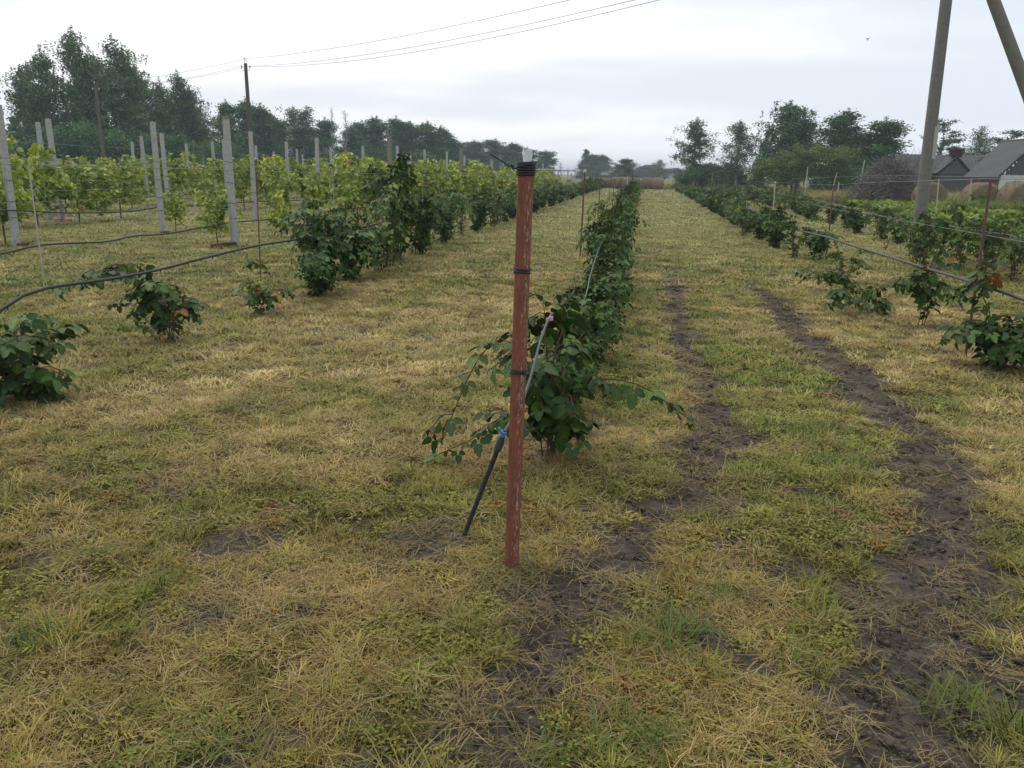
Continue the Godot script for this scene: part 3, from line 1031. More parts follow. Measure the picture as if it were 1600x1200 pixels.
	a = explicit_plant(63, [
		[Vector3(0, 0, 0), Vector3(-0.14, 0.28, 0.05), Vector3(-0.34, 0.46, 0.05), Vector3(-0.56, 0.50, 0.05), Vector3(-0.82, 0.42, 0.05)],
		[Vector3(0, 0, 0), Vector3(0.08, 0.2, 0.0), Vector3(0.16, 0.12, 0.0)],
		[Vector3(-0.02, 0, 0), Vector3(-0.2, 0.2, 0.2), Vector3(-0.4, 0.3, 0.3), Vector3(-0.6, 0.16, 0.4)],
		[Vector3(-0.02, 0, 0), Vector3(-0.16, 0.3, -0.2), Vector3(-0.36, 0.42, -0.4), Vector3(-0.6, 0.34, -0.6)]], 0.046, 0.145, 0.02, 5, 0.2, o, 0.45, 0.10)
	near_plant("blackberry_bush", "low sprawling blackberry bush leaning to the left, third of the right row", "blackberry bush", at, a[0], a[1])

func make_bush_rows() -> void:
	var protos := []
	for k in 8:
		var hs: float = [1.0, 0.9, 1.1, 0.8, 1.0, 1.15, 0.85, 0.95][k]
		var g := grow_bush(300 + k, hs, 0.55, 0.42, 12 + k % 3, 0.056, 0.14, 0.006)
		protos.append(["blackberry_bush", g])
	# looser, paler plants that sprawl
	var pale := [Color(0.095, 0.16, 0.036), Color(0.13, 0.20, 0.046), Color(0.17, 0.235, 0.055), Color(0.075, 0.135, 0.034)]
	for k in 3:
		protos.append(["blackberry_bush", grow_bush(330 + k, 1.15, 1.0, 0.85, 9, 0.085, 0.135, 0.01, pale)])
	var r := RandomNumberGenerator.new()
	r.seed = 404
	# row: name, list of [x, z, scale, height scale]
	var rows := {"left": [], "middle": [], "right": [], "far right": []}
	for p in [[-3.98, -9.42, 0.85, 0.8], [-4.15, -10.0, 1.0, 1.12], [-4.09, -10.96, 1.1, 1.15], [-4.0, -12.0, 0.9, 1.05], [-4.15, -12.9, 1.15, 1.6], [-4.3, -13.9, 1.2, 1.75], [-4.2, -15.0, 1.1, 1.5], [-4.35, -16.2, 1.1, 1.35]]:
		rows["left"].append(p)
	var z := -17.4
	while z > -92.0:
		rows["left"].append([-4.35 - 0.004 * -z + r.randf_range(-0.12, 0.12), z, r.randf_range(0.9, 1.2), r.randf_range(0.95, 1.35)])
		z -= r.randf_range(1.1, 1.6) * (1.0 if z > -45.0 else 1.7)
	for p in [[-0.42, -5.2, 0.64, 0.68], [-0.42, -5.9, 0.64, 0.66], [-0.36, -6.7, 0.66, 0.68], [-0.42, -7.5, 0.68, 0.68], [-0.34, -8.3, 0.7, 0.72], [-0.40, -9.2, 0.72, 0.8], [-0.40, -10.2, 0.74, 0.9]]:
		rows["middle"].append(p)
	z = -11.2
	while z > -86.0:
		rows["middle"].append([-0.48 - 0.004 * -z + r.randf_range(-0.1, 0.1), z, r.randf_range(0.62, 0.82), r.randf_range(0.9, 1.2)])
		z -= r.randf_range(1.0, 1.4) * (1.0 if z > -45.0 else 1.7)
	for p in [[3.05, -12.7, 0.6, 0.55], [3.36, -16.3, 0.75, 0.72], [2.98, -16.6, 0.85, 0.85], [3.0, -18.9, 0.9, 0.82], [3.1, -20.1, 0.9, 0.85], [3.0, -21.4, 0.85, 0.8], [2.75, -22.7, 0.95, 0.9], [3.05, -24.2, 0.8, 0.72], [3.1, -25.5, 0.95, 0.9], [2.95, -26.9, 1.05, 1.05], [3.05, -28.2, 1.0, 1.1]]:
		rows["right"].append(p)
	z = -29.6
	while z > -90.0:
		rows["right"].append([3.1 + 0.003 * -z + r.randf_range(-0.12, 0.12), z, r.randf_range(0.9, 1.15), r.randf_range(0.85, 1.15)])
		z -= r.randf_range(1.1, 1.6) * (1.0 if z > -50.0 else 1.8)
	for p in [[5.9, -13.9, 0.75, 0.9], [4.95, -15.3, 0.75, 0.95], [5.2, -16.5, 0.85, 1.05], [6.7, -14.6, 0.75, 1.0], [7.2, -16.0, 0.8, 1.0], [6.3, -15.9, 0.7, 0.95], [5.55, -14.2, 0.7, 0.95], [6.4, -13.3, 0.8, 1.05], [7.1, -13.5, 0.8, 1.1], [7.7, -14.9, 0.85, 1.05], [6.9, -17.6, 0.8, 0.95], [7.8, -17.9, 0.9, 1.0], [5.9, -18.4, 0.7, 0.8], [9.3, -19.8, 1.0, 1.15], [9.9, -21.2, 1.1, 1.25], [10.4, -20.4, 1.1, 1.2], [6.3, -21.3, 0.7, 0.6], [6.4, -29.5, 0.8, 0.75], [5.6, -15.3, 0.7, 0.85], [6.2, -17.3, 0.75, 0.8], [6.4, -19.3, 0.7, 0.75], [6.32, -22.9, 0.9, 0.9], [6.15, -24.9, 0.95, 0.95], [6.4, -27.0, 0.8, 0.8], [6.33, -31.9, 1.0, 0.95], [6.4, -33.5, 1.05, 1.0], [6.6, -35.0, 1.05, 1.0], [6.6, -36.5, 1.0, 1.05], [6.8, -38.4, 1.0, 1.1]]:
		rows["far right"].append(p)
	z = -40.0
	while z > -95.0:
		rows["far right"].append([6.7 + 0.01 * -z * 0.5 + r.randf_range(-0.15, 0.15), z, r.randf_range(0.9, 1.15), r.randf_range(0.9, 1.15)])
		z -= r.randf_range(1.3, 2.0) * (1.0 if z > -60.0 else 1.7)
	var made := {}
	var already := {"left": 3, "middle": 1, "right": 3, "far right": 0}
	for row in rows:
		for k in rows[row].size():
			var p: Array = rows[row][k]
			var which := r.randi() % 8
			if (row == "far right" and p[1] > -19.0) or (row == "right" and k == 0) or ((p[1] < -10.5 or row != "middle") and r.randf() < (0.4 if row == "middle" else 0.28)):
				which = 8 + r.randi() % 3
			var label := "bushy green blackberry plant, %s from the near end of the %s bush row" % [nth(k + already[row]), row]
			var group := "blackberry bushes in the %s row" % row
			var o: Node3D
			if made.has(which):
				o = copy(made[which], label, group)
			else:
				o = thing("blackberry_bush", label, "blackberry bush", Vector3.ZERO, group)
				var g: Array = protos[which][1]
				put("canes", cane_mesh(g[0], 0.007, 4), M.cane, o)
				tag(put("foliage", leaf_mesh(g[1], 3, which), M.leaf, o), "", "", "", "stuff")
				o.set_meta("base_name", "blackberry_bush")
				made[which] = o
			o.position = Vector3(p[0], ground_y(p[0], p[1]), p[1])
			o.rotation.y = (PI if r.randf() < 0.5 else 0.0) + r.randf_range(-0.3, 0.3)
			o.scale = Vector3(p[2], p[3], p[2])
	for k in made:
		made[k].remove_meta("base_name")

# ------------------------------------------------------------------ grape vines
func grow_vine(sd: int, yellow: float) -> Array:
	var r := RandomNumberGenerator.new()
	r.seed = sd
	var wood := MB.new()
	var green := MB.new()
	var brown := Color(0.085, 0.06, 0.045)
	var trunk := smooth([Vector3(0, -0.03, 0), Vector3(0.04, 0.35, 0.03), Vector3(-0.03, 0.75, -0.04), Vector3(0.02, 1.1, 0.02)], 6)
	wood.tube(trunk, 0.022, 0.015, 5, brown)
	var tones := [Color(0.33, 0.40, 0.075), Color(0.25, 0.33, 0.065), Color(0.44, 0.48, 0.085), Color(0.17, 0.24, 0.05)]
	for k in 19:
		var s := along(trunk, r.randf_range(0.4, 1.0))
		var side := 1.0 if k % 2 == 0 else -1.0
		var reach := r.randf_range(0.25, 1.05) * side
		var top := r.randf_range(0.5, 2.05)
		var x := r.randf_range(-0.22, 0.22)
		var p := smooth([s[0], Vector3(x * 0.4, lerpf(s[0].y, top, 0.5), reach * 0.5), Vector3(x, top, reach), Vector3(x * 1.5 + r.randf_range(-0.1, 0.1), top - r.randf_range(0.0, 0.35), reach + side * r.randf_range(0.05, 0.25))], 7)
		wood.tube(p, 0.007, 0.003, 4, brown, false, Color(0.16, 0.16, 0.05))
		var L := path_length(p)
		var q := 0.2 * L
		var tone: Color = tones[r.randi() % 4]
		tone = tone.lerp(Color(0.48, 0.49, 0.08), yellow * r.randf())
		while q < L:
			var e := along(p, q / L)
			for w in 3:
				var d := (flat_dir(r) + Vector3(0, r.randf_range(-0.9, 0.1), 0)).normalized()
				var nn := (Vector3.UP * 0.6 + flat_dir(r) * 0.8)
				nn = (nn - d * nn.dot(d)).normalized()
				var c := tone * r.randf_range(0.6, 1.3)
				if r.randf() < 0.006:
					c = Color(0.3, 0.15, 0.06)
				c.a = 1
				green.vine_leaf(e[0] + d * r.randf_range(0.03, 0.12), d, nn, r.randf_range(0.08, 0.155), c, r.randf_range(0.1, 0.5))
			q += r.randf_range(0.045, 0.085)
	return [wood, green]

func make_vines() -> void:
	var protos := []
	for k in 7:
		protos.append(grow_vine(500 + k, [0.1, 0.5, 0.2, 0.7, 0.0, 0.35, 0.15][k]))
	var r := RandomNumberGenerator.new()
	r.seed = 515
	var rows := [[-8.4, -23.5, -80.0, "nearest", [[-8.55, -15.4, 0.55, 0.62], [-8.2, -17.6, 0.45, 0.55], [-8.4, -20.2, 0.6, 0.75]]], [-11.4, -27.0, -85.0, "second", [[-12.3, -14.1, 0.8, 0.85], [-11.3, -18.4, 0.5, 0.55], [-11.4, -24.6, 0.7, 0.8]]], [-15.4, -16.0, -85.0, "third", []], [-18.8, -20.0, -85.0, "fourth", []], [-22.6, -26.0, -85.0, "fifth", []], [-27.0, -34.0, -80.0, "sixth", []]]
	var made := {}
	for w in rows:
		var spots: Array = w[4].duplicate()
		var z: float = w[1]
		while z > w[2]:
			if not (w[3] == "third" and z < -23.6 and z > -27.5) and r.randf() > 0.07:
				spots.append([w[0] + r.randf_range(-0.15, 0.15), z, r.randf_range(0.85, 1.15), r.randf_range(0.74, 1.12)])
			z -= r.randf_range(1.35, 1.9) * (1.0 if z > -50.0 else 1.35)
		for k in spots.size():
			var p: Array = spots[k]
			var which := r.randi() % 7
			var label := "yellow green grape vine, %s from the near end of the %s vine row" % [nth(k), w[3]]
			var group := "grape vines of the %s row" % w[3]
			var o: Node3D
			if made.has(which):
				o = copy(made[which], label, group)
			else:
				o = thing("grape_vine", label, "grape vine", Vector3.ZERO, group)
				put("stem", protos[which][0], M.bark, o)
				tag(put("foliage", protos[which][1], M.vine, o), "", "", "", "stuff")
				o.set_meta("base_name", "grape_vine")
				made[which] = o
			o.position = Vector3(p[0], ground_y(p[0], p[1]), p[1])
			o.rotation.y = (PI if r.randf() < 0.5 else 0.0) + r.randf_range(-0.2, 0.2)
			o.scale = Vector3(p[2], p[3], p[2])
	for k in made:
		made[k].remove_meta("base_name")

# ------------------------------------------------------------------ trees
func clump(b: MB, r: RandomNumberGenerator, p: Vector3, rad: Vector3, count: int, size: float, tone: Color) -> void:
	for k in count:
		var g := Vector3(r.randfn(), r.randfn(), r.randfn()) * 0.55
		var q := p + g * rad
		var nn := (Vector3.UP * 0.5 + Vector3(r.randfn(), r.randfn(), r.randfn()) * 0.7).normalized()
		var d := flat_dir(r)
		d = (d + Vector3(0, r.randf_range(-0.8, 0.3), 0)).normalized()
		d = (d - nn * d.dot(nn)).normalized()
		var c := tone * r.randf_range(0.7, 1.3)
		c.a = 1
		var s := size * r.randf_range(0.6, 1.3)
		b.diamond(q, d * s * 0.5, d.cross(nn) * s * 0.32, c)

# kind -> natural height, half width
const FORM := {"birch": [13.0, 2.5], "weep": [10.0, 2.5], "round": [10.0, 2.1], "sparse": [9.0, 1.9], "spruce": [9.0, 1.6], "pine": [8.0, 2.0], "apple": [3.6, 1.9], "bush": [6.0, 2.9], "dead": [10.0, 1.3]}

func grow_tree(kind: String, sd: int) -> Array:
	var r := RandomNumberGenerator.new()
	r.seed = sd
	var H: float = FORM[kind][0]
	var W: float = FORM[kind][1]
	var wood := MB.new()
	var leaf := MB.new()
	var white := kind in ["birch", "weep", "sparse"]
	var bark := Color(0.42, 0.41, 0.38) if white else Color(0.10, 0.085, 0.07)
	if kind == "dead":
		bark = Color(0.25, 0.235, 0.22)
	var base_tone: Color = {"birch": Color(0.104, 0.166, 0.068), "weep": Color(0.086, 0.166, 0.068), "round": Color(0.083, 0.152, 0.055), "sparse": Color(0.130, 0.176, 0.084), "spruce": Color(0.052, 0.107, 0.053), "pine": Color(0.060, 0.121, 0.068), "apple": Color(0.123, 0.173, 0.050), "bush": Color(0.086, 0.160, 0.058), "dead": Color(0.138, 0.156, 0.076)}[kind]
	var low: float = {"birch": 0.12, "weep": 0.15, "round": 0.14, "sparse": 0.2, "spruce": 0.06, "pine": 0.3, "apple": 0.3, "bush": 0.03, "dead": 0.3}[kind]
	var bend := Vector3(r.randf_range(-0.05, 0.05), 0, r.randf_range(-0.05, 0.05)) * H
	var stem := smooth([Vector3(0, -0.1, 0), bend * 0.3 + Vector3(0, H * 0.3, 0), bend + Vector3(0, H * 0.65, 0), bend * 0.7 + Vector3(0, H * 0.97, 0)], 10)
	var thick: float = {"apple": 0.10, "bush": 0.08, "dead": 0.12}.get(kind, 0.17)
	if kind != "bush":
		wood.tube(stem, thick, 0.015, 6, bark)
	if kind == "spruce" or kind == "pine":
		var y := H * low
		while y < H * 0.985:
			var t := (y / H - low) / (1.0 - low)
			var foot: Vector3 = along(stem, y / H)[0]
			var count := 6 if kind == "spruce" else 3
			for k in count:
				var d := flat_dir(r)
				var L := W * pow(1.0 - t, 0.85) * r.randf_range(0.75, 1.1) + 0.15
				if kind == "pine":
					L = W * (0.45 + 0.75 * sin(PI * clampf(t * 0.85 + 0.2, 0, 1))) * r.randf_range(0.35, 1.1)
				var tip := foot + d * L + Vector3(0, (-0.25 * L if kind == "spruce" else r.randf_range(0.0, 0.35) * L), 0)
				wood.tube(smooth([foot, foot.lerp(tip, 0.5) + Vector3(0, 0.06 * L, 0), tip], 4), 0.035, 0.008, 4, bark * 0.8)
				var tone := base_tone * r.randf_range(0.7, 1.3)
				var steps := 2 + int(L / 0.28)
				for q in steps:
					if kind == "pine" and q < steps * 0.35:
						continue
					var p := foot.lerp(tip, (q + 1.0) / steps)
					if kind == "spruce":
						clump(leaf, r, p - Vector3(0, 0.05, 0), Vector3(0.28, 0.2, 0.28), 16, 0.2, tone)
					else:
						clump(leaf, r, p + Vector3(0, 0.1, 0), Vector3(0.42, 0.2, 0.42), 34, 0.17, tone)
			y += 0.36 if kind == "spruce" else 0.42
		return [wood, leaf]
	var limbs: int = {"birch": 58, "weep": 52, "round": 52, "sparse": 40, "apple": 26, "bush": 34, "dead": 24}[kind]
	for k in limbs:
		var t := (k + r.randf()) / limbs
		var y := lerpf(low, 0.93, t)
		var foot: Vector3 = along(stem, y)[0]
		if kind == "bush":
			foot = Vector3(r.randf_range(-0.5, 0.5) * W, 0, r.randf_range(-0.5, 0.5) * W)
		var prof := 0.0
		match kind:
			"birch": prof = pow(sin(PI * clampf(t * 0.66 + 0.31, 0, 1)), 0.8)
			"weep": prof = pow(sin(PI * clampf(t * 0.66 + 0.30, 0, 1)), 0.7)
			"sparse": prof = pow(sin(PI * clampf(t * 0.75 + 0.2, 0, 1)), 0.8)
			"apple": prof = 0.55 + 0.45 * sin(PI * clampf(t * 0.8 + 0.2, 0, 1))
			"bush": prof = r.randf_range(0.2, 0.8)
			"dead": prof = r.randf_range(0.3, 1.0) * (1.1 - t)
			_: prof = pow(sin(PI * clampf(t * 0.64 + 0.31, 0, 1)), 0.7)
		var d := flat_dir(r)
		var L := maxf(0.35, W * prof * r.randf_range(0.35, 1.22))
		var rise := L * r.randf_range(0.15, 1.0)
		if kind == "round":
			rise = L * r.randf_range(-0.15, 0.55)
		if kind == "apple":
			rise = L * r.randf_range(0.1, 0.75)
		if kind == "bush":
			rise = H * r.randf_range(0.35, 0.97) * (1.0 - 0.45 * prof)
		if kind == "dead":
			rise = L * r.randf_range(0.9, 2.0)
		var tip := foot + d * L + Vector3(0, rise, 0)
		tip.y = minf(tip.y, H)
		var p := smooth([foot, foot.lerp(tip, 0.5) + Vector3(0, rise * 0.12, 0), tip], 5)
		wood.tube(p, thick * (0.35 if kind != "dead" else 0.4) * (1.1 - t * 0.7), 0.008, 4, bark * (1.0 if white else 0.9))
		if kind == "dead":
			for q in 5:
				var s := along(p, r.randf_range(0.3, 1.0))
				var e := (flat_dir(r) * 0.6 + Vector3.UP * r.randf_range(0.3, 1.0)) * r.randf_range(0.3, 0.9)
				wood.tube(smooth([s[0], s[0] + e * 0.5 + flat_dir(r) * 0.05, s[0] + e], 3), 0.016, 0.005, 3, bark)
			if r.randf() < 0.4:
				clump(leaf, r, p[4], Vector3(0.3, 0.3, 0.3), 9, 0.14, base_tone)
			continue
		var limb_tone := base_tone * r.randf_range(0.78, 1.25)
		var centres := 3 + int(L / 0.55)
		for q in centres:
			var f := (q + 0.6 + r.randf() * 0.5) / centres
			if f < 0.12 and kind != "bush":
				continue
			var c: Vector3 = along(p, f)[0] + Vector3(r.randfn(), r.randfn() * 0.7, r.randfn()) * 0.22
			if r.randf() < 0.14:
				continue
			var tone := limb_tone * r.randf_range(0.72, 1.3)
			if kind == "birch" or kind == "weep":
				clump(leaf, r, c, Vector3(0.42, 0.36, 0.42), 26, 0.21, tone)
				for w in (3 if kind == "birch" else 4):
					var sp := c + Vector3(r.randfn(), r.randfn() * 0.4, r.randfn()) * 0.34
					var drop := r.randf_range(0.35, 1.1) * (1.0 if kind == "birch" else 1.3)
					var n := int(drop / 0.085)
					var sway := flat_dir(r) * 0.12
					for e in n:
						clump(leaf, r, sp + sway * (float(e) / n) - Vector3(0, drop * e / n, 0), Vector3(0.08, 0.05, 0.08), 1, 0.19, tone)
			elif kind == "sparse":
				wood.tube(smooth([c, c + Vector3(r.randfn() * 0.2, 0.25, r.randfn() * 0.2), c + Vector3(r.randfn() * 0.3, 0.5, r.randfn() * 0.3)], 3), 0.012, 0.004, 3, bark * 0.8)
				clump(leaf, r, c, Vector3(0.42, 0.36, 0.42), 36, 0.18, tone)
			elif kind == "apple":
				clump(leaf, r, c, Vector3(0.3, 0.22, 0.3), 85, 0.10, tone)
			elif kind == "bush":
				clump(leaf, r, c, Vector3(0.62, 0.58, 0.62), 110, 0.24, tone)
			else:
				clump(leaf, r, c, Vector3(0.52, 0.42, 0.52), 74, 0.21, tone)
	if kind in ["birch", "round", "sparse", "weep"]:
		for k in 6:
			clump(leaf, r, stem[10] - Vector3(0, k * 0.28, 0), Vector3(0.14 + 0.06 * k, 0.22, 0.14 + 0.06 * k), 22, 0.16, base_tone * 1.05)
	return [wood, leaf]

func make_trees() -> void:
	# what, where it stands, x, z, height, width; in each group from left to right
	var groups := [
		["tall left grove", [["spruce", -77.0, -92.0, 7.4, 3.4], ["spruce", -72.5, -89.3, 8.3, 3.4], ["birch", -64.8, -82.6, 14.0, 6.0], ["birch", -62.2, -84.6, 16.4, 6.4], ["birch", -60.6, -88.2, 16.0, 6.2], ["birch", -60.7, -91.7, 13.9, 4.6], ["birch", -59.2, -95.0, 12.2, 4.9], ["birch", -57.2, -96.3, 13.3, 5.6], ["birch", -57.3, -99.7, 11.2, 4.4], ["birch", -69.0, -86.0, 11.0, 5.0], ["birch", -66.5, -92.0, 13.0, 5.5], ["birch", -80.0, -84.0, 11.5, 5.0], ["birch", -67.5, -84.5, 12.6, 6.0], ["birch", -63.5, -88.5, 14.8, 6.0], ["birch", -61.0, -85.5, 13.2, 5.5], ["birch", -59.6, -90.0, 13.4, 5.4], ["birch", -58.4, -93.6, 10.8, 5.0], ["birch", -56.2, -97.6, 11.6, 5.0], ["birch", -62.0, -96.0, 13.6, 6.0]]],
		["left undergrowth", [["bush", -70.5, -80.0, 5.6, 6.2], ["bush", -66.0, -76.5, 5.0, 6.0], ["bush", -62.6, -75.4, 5.2, 6.0], ["bush", -59.4, -76.2, 6.2, 6.0], ["bush", -56.7, -79.2, 7.3, 5.6], ["bush", -54.2, -82.0, 6.4, 6.0], ["bush", -52.0, -85.2, 6.2, 5.6], ["bush", -51.9, -91.0, 5.6, 4.6], ["bush", -54.5, -97.0, 5.8, 6.0], ["bush", -73.0, -88.0, 6.5, 7.0], ["bush", -69.0, -92.0, 7.5, 7.0], ["bush", -65.5, -95.0, 8.0, 7.0], ["bush", -62.5, -99.0, 8.5, 7.0], ["bush", -59.5, -102.0, 8.0, 7.0], ["bush", -57.5, -105.0, 7.5, 7.0]]],
		["dark left belt", [["round", -60.7, -115.0, 11.4, 4.8], ["round", -58.8, -115.9, 11.6, 5.1], ["round", -56.7, -117.0, 10.9, 5.0], ["round", -56.9, -122.4, 9.3, 4.5], ["sparse", -56.5, -128.1, 11.4, 5.4], ["sparse", -54.6, -128.9, 11.6, 5.4], ["round", -51.9, -130.0, 10.0, 4.6], ["bush", -55.5, -118.0, 6.2, 7.0], ["bush", -51.5, -124.0, 6.0, 7.0], ["bush", -48.0, -130.0, 5.2, 6.5], ["dead", -45.4, -116.4, 10.8, 1.8], ["dead", -45.0, -119.8, 10.5, 2.9], ["round", -50.0, -141.4, 10.2, 5.2], ["round", -46.8, -142.5, 11.1, 6.0], ["round", -44.4, -143.3, 11.0, 5.6], ["round", -43.1, -148.9, 10.1, 5.6], ["round", -40.5, -149.6, 10.7, 6.2], ["round", -39.0, -155.2, 10.1, 5.6], ["round", -38.0, -160.5, 8.2, 4.6], ["round", -53.5, -126.0, 8.6, 5.0], ["round", -49.4, -134.0, 8.8, 5.0], ["round", -42.0, -146.5, 10.4, 5.6], ["bush", -45.0, -138.0, 6.5, 7.5], ["bush", -41.0, -144.0, 6.5, 7.5]]],
		["low far wood", [["round", -45.8, -204.9, 9.1, 7.4], ["round", -42.2, -205.7, 9.6, 8.0], ["round", -38.6, -208.4, 10.1, 8.6], ["round", -34.8, -212.2, 9.3, 8.0], ["round", -31.5, -215.7, 8.2, 6.4], ["round", -27.9, -228.3, 8.0, 7.2], ["bush", -40.0, -203.0, 6.0, 9.0], ["bush", -33.5, -209.0, 5.8, 9.0], ["dead", -24.6, -228.8, 5.4, 3.0], ["dead", -23.0, -229.5, 4.9, 3.2]]],
		["far distance", [["spruce", -18.8, -259.3, 9.3, 5.6], ["round", -17.0, -259.5, 7.9, 7.0], ["round", -13.8, -261.6, 7.8, 6.0], ["bush", -16.0, -257.0, 6.0, 8.0], ["round", -7.6, -229.9, 4.6, 4.0], ["round", -4.2, -190.0, 5.4, 4.4], ["round", -2.2, -330.0, 5.0, 7.2], ["round", 1.0, -330.0, 5.7, 7.0], ["round", 3.5, -335.0, 6.0, 7.2], ["sparse", 4.4, -230.0, 5.8, 4.2], ["round", 8.0, -345.0, 4.6, 8.0], ["round", 12.4, -329.8, 4.7, 6.8]]],
		["right tree row", [["birch", 5.4, -94.8, 8.0, 4.9], ["bush", 5.4, -97.0, 3.0, 4.2], ["round", 8.6, -112.0, 3.4, 5.4], ["sparse", 10.5, -99.4, 7.9, 4.4], ["bush", 10.4, -101.5, 3.6, 4.4], ["weep", 13.9, -103.0, 6.4, 2.4], ["weep", 16.0, -98.7, 10.1, 6.8], ["weep", 17.6, -99.6, 8.2, 4.6], ["round", 20.7, -92.7, 8.8, 5.6], ["round", 24.3, -91.9, 8.0, 5.2], ["round", 22.6, -94.5, 6.6, 4.6], ["bush", 19.0, -88.0, 3.6, 5.0], ["bush", 23.5, -86.0, 3.8, 5.4]]],
		["right orchard", [["apple", 9.3, -71.4, 2.5, 3.0], ["apple", 12.3, -70.9, 3.8, 5.2], ["apple", 15.5, -72.4, 4.0, 4.8], ["bush", 17.7, -69.8, 3.2, 3.0], ["apple", 12.9, -76.0, 3.6, 4.2]]],
		["farm backdrop", [["pine", 32.4, -99.8, 8.1, 4.0], ["sparse", 34.2, -94.0, 7.2, 3.4], ["pine", 32.0, -79.5, 5.9, 3.6]]]]
	var words := {"birch": "tall leafy birch with pale limbs", "weep": "weeping birch with long hanging twigs", "round": "dark green broadleaf tree", "sparse": "thin crowned pale birch", "spruce": "dark pointed spruce", "pine": "dark pine with flat layered boughs", "apple": "round olive green fruit tree", "bush": "dense dark green shrub", "dead": "bare dead tree with upright twigs"}
	var cats := {"birch": "birch tree", "weep": "birch tree", "sparse": "birch tree", "spruce": "spruce tree", "pine": "pine tree", "apple": "fruit tree", "bush": "shrub", "dead": "dead tree", "round": "tree"}
	var called := {"birch": "birch_tree", "weep": "weeping_birch_tree", "sparse": "thin_birch_tree", "spruce": "spruce_tree", "pine": "pine_tree", "apple": "fruit_tree", "bush": "shrub", "dead": "dead_tree", "round": "broadleaf_tree"}
	var variants := {"birch": 4, "weep": 2, "round": 4, "sparse": 3, "spruce": 2, "pine": 2, "apple": 3, "bush": 3, "dead": 3}
	var made := {}
	var next := {}
	var r := RandomNumberGenerator.new()
	r.seed = 616
	for g in groups:
		var seen := {}
		for t in g[1]:
			var kind: String = t[0]
			var k: int = seen.get(kind, 0)
			seen[kind] = k + 1
			var label := "%s, %s such from the left in the %s" % [words[kind], nth(k), g[0]]
			var group := "%ss in the %s" % [cats[kind], g[0]]
			var v: int = next.get(kind, 0)
			next[kind] = v + 1
			var key := kind + str(v % variants[kind])
			var o: Node3D
			if made.has(key):
				o = copy(made[key], label, group)
			else:
				o = thing(called[kind], label, cats[kind], Vector3.ZERO, group)
				var m := grow_tree(kind, 700 + key.hash() % 1000)
				put("trunk", m[0], M.bark, o)
				if m[1].v.size():
					tag(put("crown", m[1], M.tree, o), "", "", "", "stuff")
				o.set_meta("base_name", called[kind])
				made[key] = o
			var f: Array = FORM[kind]
			o.position = Vector3(t[1], ground_y(t[1], t[2]), t[2])
			o.rotation.y = r.randf() * TAU
			var sx: float = t[4] / (2.0 * f[1]) * (1.22 if kind == "round" else 1.1)
			o.scale = Vector3(sx, t[3] / f[0], sx)
	for k in made:
		made[k].remove_meta("base_name")

